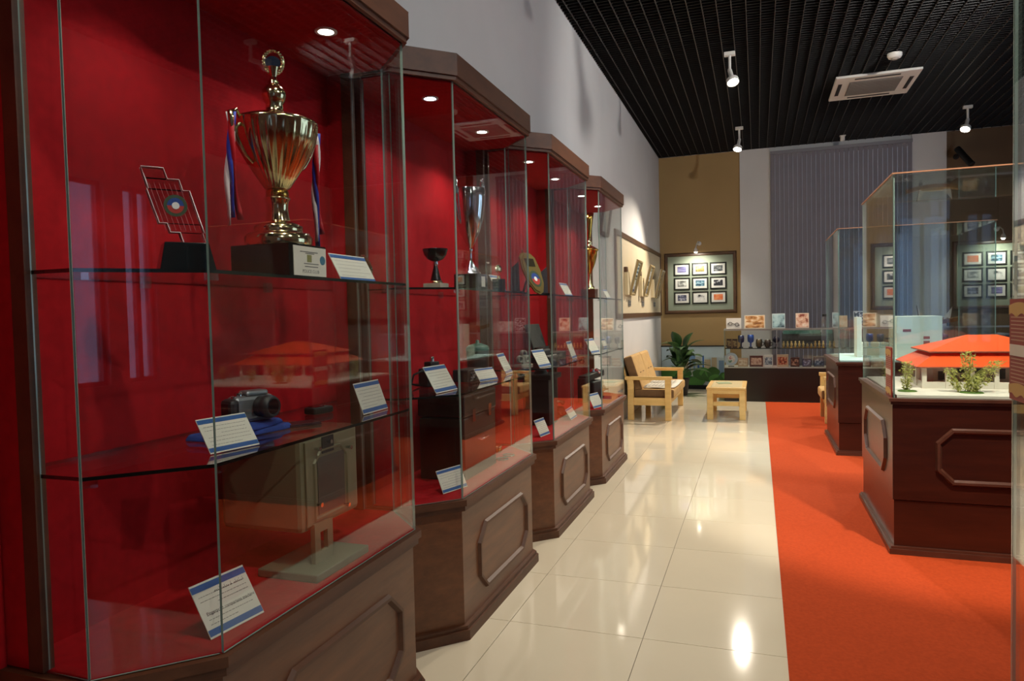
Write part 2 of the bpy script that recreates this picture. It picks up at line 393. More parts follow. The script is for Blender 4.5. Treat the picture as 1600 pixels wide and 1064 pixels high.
# ------------------------------------------------------------------ information cards
def card(label, bl_, br_, h, tilt, z, heading=None, rows=6):
    a = Vector((*bl_, 0)); b = Vector((*br_, 0)); w_ = (b - a).length; c = (a + b) / 2
    an = math.atan2(b.y - a.y, b.x - a.x)
    t = thing('information_card', label, 'sign', (c.x, c.y, z + .002)); t['group'] = 'information cards'
    t.rotation_euler = (-(math.pi / 2 - R(tilt)), 0, an)
    W = w_ / 2; th = .0025
    MB().box(-W, W, 0, th, .0, h).build('board', PAPER, t)
    for (z0, z1) in ((h * .035, h * .155), (h * .845, h * .965)):
        MB().box(-W + .001, W - .001, -.0006, .0002, z0, z1).build('colour_band', BLUE, t)
    mb = MB(); rnd = random.Random(label)
    ys = .78
    for k in range(rows):
        zz = h * (.74 - k * .52 / max(1, rows - 1))
        if heading and k in (3,): continue
        u = -W * .82
        end = W * (.85 if k not in (2, rows - 1) else .2 + rnd.random() * .4)
        if k < rows // 2: u, end = -end, W * .85
        while u < end - .004:
            l = min(rnd.uniform(.004, .012), end - u); th_ = h * .011
            mb.add([(u, -.0004, zz), (u + l, -.0004, zz), (u + l, -.0004, zz + th_), (u, -.0004, zz + th_)], [(0, 1, 2, 3)]); u += l + .0022
    mb.build('printed_text', INKG, t, kind='stuff')
    if heading:
        hm = MB(); vs_, fs = text_mesh(heading, h * .085)
        hm.add([(v.x - W * .82, -.0005, v.y + h * .40) for v in vs_], fs)
        u = W * .82
        while u > -W * .25:       # right-to-left script line in strokes
            l = rnd.uniform(.004, .007)
            hm.tube([(u, -.0006, h * .745), (u - l * .3, -.0006, h * (.745 + rnd.uniform(.01, .035))), (u - l * .7, -.0006, h * (.745 - rnd.uniform(0, .015))), (u - l, -.0006, h * .75)], .0006, 4)
            if rnd.random() < .5: hm.tube([(u - l * .6, -.0006, h * .79), (u - l * .1, -.0006, h * .802)], .0005, 4)
            u -= l + (.001 if rnd.random() < .8 else .007)
        hm.build('heading', INK, t)
    # clear acrylic foot behind the board
    hh = h * .8
    MB().add([(-W * .9, th, .002), (W * .9, th, .002), (W * .9, th, hh * .5), (-W * .9, th, hh * .5), (-W * .9, th + .004, .002), (W * .9, th + .004, .002), (W * .9, th + .004, hh * .5), (-W * .9, th + .004, hh * .5)],
             [(0, 1, 5, 4), (4, 5, 6, 7), (2, 3, 7, 6), (1, 2, 6, 5), (3, 0, 4, 7)]).build('foot', ACR, t)
    return t
S1, S2, ZF = 1.216, 1.741, .703
card('white card beside the big gold trophy base', (-1.5, 2.326), (-1.5, 2.585), .125, 62, S2, rows=5)
card('blue-banded white card in front of the silver camera', (-1.487, 1.60), (-1.455, 1.77), .115, 56, S1)
card('blue-banded white card on the right end of the nearest low glass shelf', (-1.468, 2.40), (-1.473, 2.60), .13, 70, S1)
card('large blue-banded card on the red floor below the camera', (-1.458, 1.544), (-1.437, 1.742), .16, 58, ZF, 'Fingerprint comparison machine', rows=7)
card('small white card beside the silver cup base', (-1.5, 4.03), (-1.5, 4.20), .12, 62, S2, rows=4)
card('large blue-banded card before the black flash camera', (-1.50, 3.13), (-1.484, 3.35), .15, 60, S1)
card('low wide blue-banded card before the dark green lantern', (-1.507, 3.729), (-1.461, 3.902), .085, 58, S1, rows=4)
card('narrow turned blue-banded card at the far end of the silver cup cabinet', (-1.525, 4.22), (-1.536, 4.38), .145, 64, S1)
card('blue-banded card on the red floor in front of the black metal chest', (-1.50, 3.18), (-1.445, 3.36), .12, 66, ZF)
card('small white card to the right of the gilt shield plaque', (-1.5, 5.66), (-1.5, 5.90), .13, 62, S2, rows=4)
card('blue-banded card in front of the dark document case', (-1.467, 4.763), (-1.439, 4.96), .14, 62, S1)
card('narrow blue-banded card at the far end of the plaque cabinet shelf', (-1.455, 5.66), (-1.47, 5.87), .155, 70, S1)
card('blue-banded card on the red floor by the black pedestal', (-1.496, 4.846), (-1.475, 5.018), .13, 66, ZF)
card('white card lying back on the red floor at the far end of the plaque cabinet', (-1.481, 5.68), (-1.49, 5.92), .10, 58, ZF)
card('tiny white card on the top shelf beside the tall gold figure trophy', (-1.5, 7.36), (-1.5, 7.58), .12, 62, S2, rows=4)
card('tall white card on the low shelf of the farthest cabinet', (-1.47, 6.44), (-1.44, 6.66), .155, 62, S1)
card('small white card at the far end of the farthest cabinet shelf', (-1.577, 7.50), (-1.568, 7.65), .10, 70, S1, rows=4)
card('white card on the red floor before the black antique machine', (-1.449, 6.402), (-1.40, 6.60), .145, 64, ZF)

# ------------------------------------------------------------------ trophies
def ribbons(t, x, y, z, length, cols, spread=.014):
    for k, (nm, mt, dz) in enumerate(cols):
        pts = []; N = 12; off = (k - 1) * spread
        mb = MB(); vs_ = []
        for i in range(N + 1):
            f = i / N; zz = z - f * (length + dz); wob = .006 * math.sin(f * 9 + k * 2)
            cx = x + off * (.3 + f) + wob; cyy = y + .008 * math.sin(f * 6 + k)
            tw = .4 * math.sin(f * 5 + k)
            vs_ += [(cx - .011 * math.cos(tw), cyy - .011 * math.sin(tw), zz), (cx + .011 * math.cos(tw), cyy + .011 * math.sin(tw), zz)]
        mb.add(vs_, [(2 * i, 2 * i + 1, 2 * i + 3, 2 * i + 2) for i in range(N)], 0, True)
        o = mb.build(nm, mt, t); so = o.modifiers.new('thickness', 'SOLIDIFY'); so.thickness = .0008
RBL = M('ribbon_blue', '#2b3fa8', .4); RWH = M('ribbon_white', '#d9d2d6', .4); RRD = M('ribbon_red', '#b3202b', .4)
t = thing('gold_trophy', 'big fluted gold trophy cup with ribbons on a black base', 'trophy', (-1.58, 2.06, S2))
MB().box(-.12, .12, -.105, .105, 0, .115).build('plinth', BLACK, t, bevel=.003)
pl = MB().box(.12, .122, -.085, .10, .008, .108).build('label_plate', PAPER, t)
mb = MB(); vs_, fs = text_mesh('POLICE CLUB', .016)
mb.add([(.1224, v.x - .04, v.y + .018) for v in vs_], fs)
for zz, a, b in ((.088, -.05, .05), (.083, -.02, .03), (.048, -.03, .05), (.038, -.025, .05)):
    u = a
    while u < b: mb.add([(.1224, u, zz), (.1224, u + .007, zz), (.1224, u + .007, zz + .003), (.1224, u, zz + .003)], [(0, 1, 2, 3)]); u += .0085
mb.build('lettering', INK, pl)
MB().box(.1222, .1226, -.012, .014, .055, .080).build('emblem', M('olive_ink', '#8d8a52', .6), pl)
MB().lathe([(.016, 0), (.016, .0005)], 20, (.1222, .078, .065), axis=(1, 0, 0)).build('crest', M('teal_ink', '#3f7790', .6), pl)
MB().lathe([(.105, 0), (.108, .012), (.106, .035, 1), (.098, .048, 1), (.075, .052), (.078, .06), (.076, .078, 1), (.055, .092), (.040, .10)], 48, (0, 0, .115), flute=24, famp=.03).build('foot', GOLD, t)
MB().lathe([(.040, 0), (.036, .02), (.033, .05), (.036, .075), (.042, .085), (.042, .09), (.034, .092)], 32, (0, 0, .215)).build('stem', GOLD, t)
MB().lathe([(.034, 0), (.037, .006), (.037, .024), (.034, .03)], 32, (0, 0, .305)).build('collar', GOLDD, t)
MB().lathe([(.030, 0), (.040, .008, 1), (.062, .05, 1), (.088, .10, 1), (.110, .15, 1), (.124, .19, 1), (.131, .225, 1), (.134, .245, .6), (.138, .252), (.138, .262), (.132, .264)], 96, (0, 0, .335), flute=32, famp=.045).build('bowl', GOLD, t)
MB().lathe([(.130, 0), (.122, .008), (.09, .020), (.055, .028), (.030, .034), (.028, .055), (.027, .072), (.034, .085), (.039, .105), (.037, .125), (.025, .142), (.014, .150), (.018, .158), (.012, .168), (.010, .180)], 48, (0, 0, .599)).build('lid', GOLD, t)
fz = .80
orn = MB(); ring = [Vector((.030 * math.cos(a) * math.cos(.6), .030 * math.cos(a) * math.sin(.6), fz + .045 * math.sin(a) + .035)) for a in [2 * math.pi * i / 24 for i in range(25)]]
orn.tube(ring, .007, 8)
for i in range(24): orn.sphere(ring[i], .0085, 8, 6)
orn.tube([(0, 0, .775), (0, 0, .80), (0, 0, .815)], [.010, .016, .020], 10)
fo = orn.build('finial', GOLD, t)
MB().lathe([(.024, -.002), (.024, .002)], 24, (0, 0, fz + .035), axis=(math.sin(.6), -math.cos(.6), 0)).build('portrait_disc', M('dark_disc', '#2a3550', .25), fo).scale = (1, 1, 1)
for sgn in (-1, 1):
    mb = MB(); d = Vector((math.cos(1.33), math.sin(1.33), 0)) * sgn
    mb.tube([d * .125 + Vector((0, 0, .575)), d * .150 + Vector((0, 0, .612)), d * .168 + Vector((0, 0, .60)), d * .165 + Vector((0, 0, .56)), d * .145 + Vector((0, 0, .50)), d * .118 + Vector((0, 0, .45)), d * .092 + Vector((0, 0, .425))], [.006, .009, .010, .009, .008, .007, .006], 8)
    mb.tube([d * .135 + Vector((0, 0, .565)), d * .15 + Vector((0, 0, .545)), d * .148 + Vector((0, 0, .52))], .006, 8)
    mb.build('handle', GOLD, t)
    e = d * .17
    if sgn < 0: ribbons(t, e.x, e.y, .60, .37, (('ribbon', RWH, .05), ('ribbon', RBL, .02), ('ribbon', RRD, .03)))
    else: ribbons(t, e.x, e.y, .60, .42, (('ribbon', RWH, .03), ('ribbon', RBL, .05), ('ribbon', RRD, .0)), .006)

for ch in t.children:
    if ch.name.split('.')[0] not in ('plinth', 'label_plate'):
        ch.scale = (1.05, 1.05, .885); ch.location.z = .115 * (1 - .885)
# stepped crystal award
t = thing('crystal_award', 'slanted stepped crystal award with round emblem on a black block', 'trophy', (-1.56, 1.61, S2), R(52))
MB().add([(-.075, -.055, 0), (.075, -.055, 0), (.075, .055, 0), (-.075, .055, 0), (-.058, -.042, .085), (.058, -.042, .085), (.058, .042, .085), (-.058, .042, .085)],
         [(0, 3, 2, 1), (4, 5, 6, 7), (0, 1, 5, 4), (1, 2, 6, 5), (2, 3, 7, 6), (3, 0, 4, 7)]).build('block', M('black_marble', '#10181c', .08, 0, .6), t, bevel=.002)
cr = MB(); sh = lambda z: -.30 * (z - .085)
steps = [(-.005, .055, .085, .115), (-.03, .06, .115, .14), (-.05, .06, .14, .235), (-.045, .042, .235, .265), (-.045, .012, .265, .295)]
CRY, _nt, _p = base_mat('crystal'); _p.inputs['Transmission Weight'].default_value = 1.0; _p.inputs['Roughness'].default_value = .02; _p.inputs['IOR'].default_value = 1.5; MATS['crystal'] = CRY
for a, b, z0, z1 in steps:
    q0, q1 = sh(z0), sh(z1)
    vs_ = [(a + q0, -.016, z0), (b + q0, -.016, z0), (b + q0, .016, z0), (a + q0, .016, z0), (a + q1, -.016, z1), (b + q1, -.016, z1), (b + q1, .016, z1), (a + q1, .016, z1)]
    cr.add(vs_, [(0, 1, 5, 4), (2, 3, 7, 6)]); cr.add(vs_, [(0, 3, 2, 1), (4, 5, 6, 7), (1, 2, 6, 5), (3, 0, 4, 7)], 1)
co = cr.build('crystal', [CRY, CRY], t, bevel=.002)
for k in range(7):
    u = -.04 + k * .013
    MB().add([(u + sh(.12), -.0168, .12), (u + .0007 + sh(.12), -.0168, .12), (u + .0007 + sh(.25), -.0168, .25), (u + sh(.25), -.0168, .25)], [(0, 1, 2, 3)]).build('engraved_line', M('frost', '#b98a92', .4), co)
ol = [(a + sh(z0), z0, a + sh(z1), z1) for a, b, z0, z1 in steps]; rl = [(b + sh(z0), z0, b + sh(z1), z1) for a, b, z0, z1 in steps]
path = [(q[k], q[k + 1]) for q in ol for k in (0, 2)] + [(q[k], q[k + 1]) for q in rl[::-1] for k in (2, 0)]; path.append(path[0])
for yy in (-.0165, .0165): MB().tube([(u, yy, v) for u, v in path], .0014, 5).build('painted_highlight', M('highlight_white', '#e6e3e8', .2), co)  # white tubes paint bright highlights along the crystal's edges
ec = Vector((.008 + sh(.19), -.018, .19))
MB().lathe([(.031, -.0006), (.031, .0006)], 28, ec, axis=(0, -1, 0)).build('emblem_ring', M('emblem_green', '#3a4b34', .4), t)
def half(mb, r, up_, y, c):
    pts = [(c.x + r * math.cos(math.pi * i / 14 + (0 if up_ else math.pi)), y, c.z + r * math.sin(math.pi * i / 14 + (0 if up_ else math.pi))) for i in range(15)]
    mb.add(pts, [tuple(range(15))])
mb = MB(); half(mb, .022, True, ec.y - .001, ec); mb.build('emblem_field', M('emblem_blue', '#1e3f8e', .4), t)
mb = MB(); half(mb, .022, False, ec.y - .001, ec); mb.build('emblem_field', M('emblem_red', '#b5342d', .4), t)
MB().lathe([(.010, -.0006), (.010, .0006)], 20, ec + Vector((0, -.0018, 0)), axis=(0, -1, 0)).build('emblem_centre', M('emblem_white', '#e8e8ea', .4), t)
# gold medal behind the card
t = thing('gold_medal', 'small gold medal propped behind the card by the big trophy', 'medal', (-1.56, 2.60, S2))
MB().lathe([(.005, -.003), (.048, -.003), (.052, 0), (.048, .003), (.005, .003)], 28, (0, 0, .075), axis=(1, 0, .25)).build('disc', GOLD, t)
MB().lathe([(.034, .003), (.031, .006)], 28, (0, 0, .075), axis=(1, 0, .25)).build('relief', GOLDD, t)
MB().box(-.02, .012, -.022, .022, 0, .024).build('stand', BLACKM, t)
# black marble cup
t = thing('black_cup_trophy', 'small black bowl trophy on a pale marble foot', 'trophy', (-1.58, 3.325, S2))
MB().box(-.05, .05, -.05, .05, 0, .030).build('marble_foot', M('pale_marble', '#a9a294', .3, vary=.15, scale=20), t, bevel=.002)
MB().lathe([(.035, 0), (.035, .010), (.030, .014)], 20, (0, 0, .03)).build('gold_ring', GOLD, t)
MB().lathe([(.029, 0), (.024, .02), (.014, .06), (.010, .08)], 20, (0, 0, .044)).build('stem', BLACK, t)
MB().lathe([(.010, 0), (.016, .008), (.012, .018), (.013, .024)], 20, (0, 0, .122)).build('knot', CHROME, t)
MB().lathe([(.012, 0), (.040, .012), (.058, .035), (.066, .062), (.066, .066), (.060, .062), (.035, .022)], 28, (0, 0, .143)).build('bowl', BLACK, t)
# silver cup
t = thing('silver_cup_trophy', 'tall silver two-handled cup on a black base', 'trophy', (-1.58, 3.80, S2))
MB().box(-.075, .075, -.075, .075, 0, .10).build('plinth', BLACK, t, bevel=.003)
MB().box(.075, .077, -.025, .03, .025, .085).build('label_plate', PAPER, t)
MB().lathe([(.058, 0), (.056, .012), (.045, .020), (.047, .028), (.034, .044), (.020, .060), (.010, .08), (.009, .13), (.016, .142), (.009, .155)], 28, (0, 0, .10)).build('stem', SILVER, t)
MB().lathe([(.010, 0), (.030, .035), (.060, .10), (.082, .18), (.094, .26), (.099, .34), (.097, .345), (.091, .335), (.05, .15)], 36, (0, 0, .25)).build('bowl', SILVER, t)
for sgn in (-1, 1):
    d = Vector((math.cos(1.15), math.sin(1.15), 0)) * sgn; z = Vector((0, 0, 1))
    MB().tube([d * .094 + z * .56, d * .102 + z * .64, d * .110 + z * .665, d * .117 + z * .62, d * .110 + z * .52, d * .090 + z * .42, d * .07 + z * .39], [.008, .010, .011, .010, .008, .007, .006], 8).build('handle', SILVER, t)
# small figure trophy
t = thing('figure_trophy', 'small gold medallion trophy on a black foot beside the silver cup', 'trophy', (-1.47, 3.97, S2))
MB().box(-.03, .03, -.035, .035, 0, .075).build('foot', BLACK, t, bevel=.002)
MB().lathe([(.012, 0), (.009, .02)], 12, (0, 0, .075)).build('neck', GOLD, t)
MB().lathe([(.003, -.004), (.024, -.004), (.026, 0), (.024, .004), (.003, .004)], 24, (0, 0, .135), axis=(1, -.6, 0)).build('medallion', GOLD, t).scale = (1, 1, 1)
# gilt shield plaque
t = thing('shield_plaque', 'gilt shield plaque with round blue emblem leaning on a stand', 'plaque', (-1.50, 5.02, S2), R(66))
SH = [(-.085, .30), (-.045, .335), (.045, .335), (.085, .30), (.10, .20), (.085, .09), (.045, .02), (0, .0), (-.045, .02), (-.085, .09), (-.10, .20)]
tl = lambda u, v, h: (u, .05 + (v) * .42 - h, .006 + v * .95)
mb = MB(); n = len(SH)
for (k, h0, h1) in ((1.0, 0, .014), (.88, .014, .020)):
    c = (0, .17)
    P = [(c[0] + (u - c[0]) * k, c[1] + (v - c[1]) * k) for u, v in SH]
    vs_ = [tl(u, v, h0) for u, v in P] + [tl(u, v, h1) for u, v in P]
    mb.add(vs_, [tuple(range(n)), tuple(range(2 * n - 1, n - 1, -1))] + [(i, n + i, n + (i + 1) % n, (i + 1) % n) for i in range(n)])
mb.build('shield', M('gilt_brass', '#8c7a45', .35, .7), t)
q = [(-.05, .225), (.05, .225), (.055, .29), (-.055, .29)]
MB().add([tl(u, v, .0212) for u, v in q], [(0, 1, 2, 3)]).build('name_plate', M('bronze_plate', '#4a4332', .25, .8), t)
def disc_on(nm, r, h, mt, a0=0, a1=2 * math.pi, c=(0, .125)):
    N = 22; MB().add([tl(c[0] + r * math.cos(a0 + (a1 - a0) * i / N), c[1] + r * 1.1 * math.sin(a0 + (a1 - a0) * i / N), h) for i in range(N + 1)], [tuple(range(N + 1))]).build(nm, mt, t)
disc_on('emblem_ring', .060, .0214, MATS['emblem_green']); disc_on('emblem_field', .043, .022, MATS['emblem_blue'], 0, math.pi); disc_on('emblem_field', .043, .022, MATS['emblem_red'], math.pi, 2 * math.pi); disc_on('emblem_centre', .017, .0226, MATS['emblem_white'])
for u in (-.03, .03): MB().tube([tl(u, .335, .01), tl(u, .362, .01)], [.008, .006], 10).build('top_knob', GOLD, t)
MB().tube([(0, .12, .20), (0, .18, .10), (0, .22, .004)], .01, 8).tube([(0, .10, .10), (0, .16, .06), (0, .17, .004)], .009, 8).build('stand', BLACKM, t)
# slim grey obelisks
for (yy, lb) in ((4.70, 'slim grey obelisk award in front of the gilt shield plaque'), (5.40, 'slim grey obelisk award to the right of the gilt shield plaque')):
    t = thing('obelisk_award', lb, 'trophy', (-1.62, yy, S2), R(30), 'slim grey obelisk awards')
    MB().box(-.05, .05, -.03, .03, 0, .025).build('foot', BLACK, t, bevel=.002)
    MB().add([(-.035, -.014, .025), (.035, -.014, .025), (.035, .014, .025), (-.035, .014, .025), (-.022, -.010, .19), (.03, -.010, .235), (.03, .010, .235), (-.022, .010, .19)],
             [(0, 3, 2, 1), (4, 5, 6, 7), (0, 1, 5, 4), (1, 2, 6, 5), (2, 3, 7, 6), (3, 0, 4, 7)]).build('blade', M('smoked_glass', '#3c3b40', .15, 0, .7), t)
# tall gold trophy
t = thing('tall_gold_trophy', 'tall two-tier gold trophy on a brown wooden base in the farthest cabinet', 'trophy', (-1.57, 6.83, S2))
MB().box(-.07, .07, -.07, .07, 0, .095).build('plinth', M('redwood', '#4a2116', .3), t, bevel=.003)
MB().lathe([(.055, 0), (.05, .02), (.035, .035), (.036, .05), (.022, .07), (.014, .10), (.012, .13), (.02, .14), (.016, .15)], 28, (0, 0, .095)).build('stem', GOLD, t)
MB().lathe([(.016, 0), (.03, .03), (.06, .10), (.078, .17), (.084, .22), (.094, .23), (.094, .24), (.06, .245)], 36, (0, 0, .245)).build('bowl', GOLDD, t)
MB().lathe([(.088, 0), (.06, .02), (.03, .035), (.022, .05), (.035, .065), (.02, .08), (.016, .095), (.022, .11)], 28, (0, 0, .488)).build('lid', GOLD, t)
MB().lathe([(.02, 0), (.025, .03), (.033, .09), (.044, .17), (.054, .24), (.05, .24), (.03, .1)], 28, (0, 0, .60)).build('upper_cup', GOLDD, t)
for sgn in (-1, 1):
    d = Vector((0, 1, 0)) * sgn; z = Vector((0, 0, 1))
    MB().tube([d * .085 + z * .46, d * .115 + z * .44, d * .11 + z * .38, d * .07 + z * .32], .005, 8).build('handle', GOLD, t)

# ------------------------------------------------------------------ other exhibits
# camera on blue cloth
t = thing('compact_camera', 'silver and black camera lying on a folded blue cloth', 'camera', (-1.66, 1.98, S1 + .035), R(72))
GREYM = M('camera_silver', '#8d9296', .3, .6); DG = M('dark_grey', '#26282b', .45)
MB().box(-.075, .075, -.03, .03, 0, .092).build('body', GREYM, t, bevel=.014)
MB().box(-.098, -.06, -.038, .032, .002, .085).build('grip', DG, t, bevel=.015)
MB().box(-.03, .055, -.028, .028, .088, .108).build('top_plate', GREYM, t, bevel=.008)
ln = MB().lathe([(.036, 0), (.036, .02), (.039, .024), (.039, .05), (.034, .052), (.034, .06), (.026, .058), (.022, .045)], 28, (.02, -.028, .052), axis=(.25, -1, 0)).build('lens_barrel', DG, t)
MB().lathe([(.026, 0), (.024, .003)], 24, (.034, -.084, .052), axis=(.25, -1, 0)).build('lens_glass', M('lens_glass', '#11151c', .03, 0, 1), ln)
MB().lathe([(.014, 0), (.014, .010), (.011, .012)], 16, (-.045, 0, .092)).build('dial', CHROME, t)
MB().lathe([(.007, 0), (.007, .008)], 12, (-.07, -.01, .085)).build('shutter_button', CHROME, t)
t = thing('blue_cloth', 'folded royal blue cloth under the silver camera', 'cloth', (-1.66, 1.93, S1))
BC = M('blue_cloth', '#1f3c88', .8, vary=.2, scale=20)
rnd = random.Random(3)
def blob_slab(mb, hx, hy, z0, z1, n=20):
    top = []; bot = []
    for i in range(n):
        a = 2 * math.pi * i / n; k = .88 + .12 * rnd.random()
        e = .35
        ux = math.copysign(abs(math.cos(a)) ** e, math.cos(a)) * hx * k; uy = math.copysign(abs(math.sin(a)) ** e, math.sin(a)) * hy * k
        bot.append((ux, uy)); top.append((ux * .93, uy * .93))
    vs_ = [(x_, y_, z0) for x_, y_ in bot] + [(x_, y_, z1 - .004 * rnd.random()) for x_, y_ in top]
    mb.add(vs_, [tuple(range(n - 1, -1, -1)), tuple(range(n, 2 * n))] + [(i, (i + 1) % n, n + (i + 1) % n, n + i) for i in range(n)], 0)
mb = MB(); blob_slab(mb, .09, .19, 0, .020); o = mb.build('lower_fold', BC, t, bevel=.006); o.rotation_euler = (0, 0, R(-8))
mb = MB(); blob_slab(mb, .08, .13, .018, .036); o = mb.build('upper_fold', BC, t, (0, .04, 0), bevel=.006); o.rotation_euler = (0, 0, R(6))
t = thing('pocket_device', 'small black pocket device at the back of the low shelf', 'device', (-1.69, 2.42, S1), R(80))
MB().box(-.055, .055, -.03, .03, 0, .028).build('body', BLACKM, t, bevel=.008); MB().box(-.04, .01, -.022, .022, .028, .030).build('screen', BLACK, t); MB().lathe([(.008, 0), (.008, .004)], 12, (.03, 0, .027)).build('button', CHROME, t)
t = thing('leather_wallet', 'flat dark red leather wallet on the low glass shelf', 'wallet', (-1.57, 2.14, S1), R(60))
WL = M('oxblood_leather', '#3a1016', .5); MB().box(-.06, .06, -.04, .04, 0, .005).build('lower_flap', WL, t, bevel=.002); MB().box(-.06, .058, -.04, .039, .0055, .010).build('upper_flap', WL, t, bevel=.002)
# fingerprint machine
t = thing('fingerprint_machine', 'olive grey metal fingerprint machine on a flat pedestal', 'machine', (0, 0, ZF))
OL = M('olive_enamel', '#7d765a', .45, .1, vary=.06, scale=5); OLD = M('olive_dark', '#4a4738', .5)
mb = MB(); y0_, y1_ = 2.03, 2.40; z0_, z1_ = .145, .485
MB().box(-1.85, -1.50, y0_, y1_, z0_, z1_).build('housing', OL, t, bevel=.02)
fp = MB().box(-1.50, -1.492, y0_ + .02, y1_ - .07, z0_ + .02, z1_ - .02).build('front_plate', OL, t, bevel=.002)
MB().box(-1.492, -1.490, y0_ + .085, y1_ - .115, z0_ + .05, z1_ - .085).build('ground_screen', M('ground_screen', '#4a4b45', .3), fp)
MB().ring_sweep([(y0_ + .06, z0_ + .03), (y0_ + .28, z0_ + .03), (y0_ + .28, z0_ + .24), (y0_ + .235, z0_ + .285), (y0_ + .105, z0_ + .285), (y0_ + .06, z0_ + .24)], .0, -.014, .006, lambda u, v, h: (-1.492 + h, u, v)).build('screen_frame', OL, fp)
for (u, v) in ((.075, .30), (.145, .315), (.275, .27), (.075, .10), (.25, .055)):
    MB().lathe([(.005, 0), (.005, .016), (.008, .017), (.008, .024)], 12, (-1.492, y0_ + u, z0_ + v - .01), axis=(1, 0, 0)).build('screw', CHROME, fp)
MB().box(-1.492, -1.487, y0_ + .115, y0_ + .185, z1_ - .075, z1_ - .015).build('nameplate', BLACKM, fp)
mb = MB(); ya, yb = 2.075, 2.185
for (a, b, c_, d) in ((ya, ya + .033, .028, .17), (yb - .033, yb, .028, .17), (ya + .033, yb - .033, .028, .065), (ya + .033, yb - .033, .135, .17)): mb.box(-1.50, -1.482, a, b, c_, d)
mb.build('support_plate', OL, t)
MB().box(-1.66, -1.415, 1.985, 2.32, .0, .028).build('pedestal', M('olive_pale', '#77755f', .45, .1), t, bevel=.004)
# black flash camera
t = thing('flash_camera', 'black press camera with chrome top behind the large card', 'camera', (-1.70, 3.50, S1), R(70))
MB().box(-.07, .07, -.04, .04, 0, .10).build('body', BLACKM, t, bevel=.008); MB().lathe([(.035, 0), (.04, .02), (.04, .06), (.03, .065)], 24, (.0, -.04, .05), axis=(0, -1, 0)).build('lens_barrel', BLACK, t)
MB().box(-.035, .035, -.025, .03, .10, .135).build('viewfinder', BLACKM, t, bevel=.006); MB().lathe([(.012, 0), (.012, .025), (.009, .028)], 14, (.0, 0, .135)).build('flash_shoe', CHROME, t)
MB().tube([(-.07, 0, .09), (-.12, .02, .07), (-.13, .03, .02), (-.07, .03, .006)], .006, 8).build('strap', BLACKM, t)
# radio set
t = thing('field_radio', 'black field radio set with small round keys on the low shelf', 'radio', (-1.62, 3.82, S1), R(88))
MB().box(-.11, .11, -.05, .05, 0, .07).build('case', BLACKM, t, bevel=.006)
for i in range(5):
    for j in range(2): MB().lathe([(.009, 0), (.009, .008), (.006, .010)], 12, (-.07 + i * .035, -.05, .02 + j * .028), axis=(0, -1, 0)).build('key', DG, t)
# lantern
t = thing('oil_lantern', 'dark lantern drum with a green lid at the back of the low shelf', 'lantern', (-1.72, 4.22, S1))
MB().lathe([(.070, 0), (.072, .01), (.068, .02), (.072, .12), (.074, .15), (.070, .155)], 28).build('drum', M('dark_drum', '#1a1d1c', .4), t)
MB().lathe([(.076, 0), (.076, .02), (.060, .035), (.03, .045), (.012, .05), (.012, .065), (.006, .07)], 28, (0, 0, .155)).build('lid', M('green_lid', '#2a5a4c', .35), t)
# black trunk
t = thing('metal_chest', 'large black metal chest standing on the red cabinet floor', 'chest', (-1.64, 3.70, ZF))
TR = M('trunk_black', '#1a1612', .35)
MB().box(-.13, .14, -.24, .24, 0, .34).build('body', TR, t, bevel=.008); MB().box(-.135, .145, -.245, .245, .345, .465).build('lid', TR, t, bevel=.01)
for s_ in (-.12, .12): MB().box(.145, .152, s_ - .02, s_ + .02, .31, .38).build('latch', CHROME, t)
MB().tube([(.14, -.05, .20), (.165, -.05, .20), (.165, .05, .20), (.14, .05, .20)], .006, 8).build('handle', CHROME, t)
t = thing('steel_handcuffs', 'pair of steel handcuffs on the red floor beside the black chest', 'handcuffs', (-1.50, 4.10, ZF))
for sgn in (-1, 1): MB().tube([(.0 + .035 * math.cos(a), sgn * .06 + .035 * math.sin(a), .006) for a in [2 * math.pi * i / 20 for i in range(21)]], .005, 8).build('cuff', CHROME, t)
for k in range(3): MB().tube([(.008 * math.cos(a), -.015 + k * .015 + .011 * math.sin(a), .008) for a in [2 * math.pi * i / 12 for i in range(13)]], .0025, 6).build('chain_link', CHROME, t)
t = thing('brass_tin', 'small brass tin on the red floor behind the far chamfered glass', 'tin', (-1.62, 4.26, ZF))
MB().lathe([(.035, 0), (.036, .03), (.034, .032)], 24).build('body', GOLDD, t); MB().lathe([(.037, 0), (.037, .012), (.033, .014)], 24, (0, 0, .032)).build('lid', GOLD, t)
# document case
t = thing('document_case', 'dark grey document case with open lid at the back of the plaque cabinet shelf', 'case', (-1.672, 5.745, S1), R(84))
DC = M('case_grey', '#2d2c29', .6); MB().box(-.14, .14, -.09, .09, 0, .06).build('tray', DC, t, bevel=.006)
MB().obox((0, .13, .17), (.14, 0, 0), (0, .012, -.004), (0, .042, .125)).build('lid', DC, t, bevel=.005)
MB().box(-.03, .03, -.096, -.09, .02, .045).build('latch', CHROME, t)
t = thing('pale_microscope', 'pale grey instrument with round holes on the low shelf of the plaque cabinet', 'instrument', (-1.66, 4.98, S1), R(60))
PG = M('pale_grey_metal', '#a9a79c', .35, .3); MB().box(-.06, .06, -.04, .04, 0, .012).build('foot', PG, t, bevel=.003)
mb = MB()
for (u, v) in ((-.035, .05), (.035, .05), (0, .09)): mb.lathe([(.028, 0), (.028, .022), (.016, .022), (.016, 0)], 20, (u, .01, v), axis=(0, -1, 0))
mb.box(-.012, .012, -.008, .012, .01, .06); mb.build('bracket', PG, t)
t = thing('old_typewriter', 'low dark machine with a roller on the low shelf of the plaque cabinet', 'machine', (-1.60, 5.36, S1), R(90))
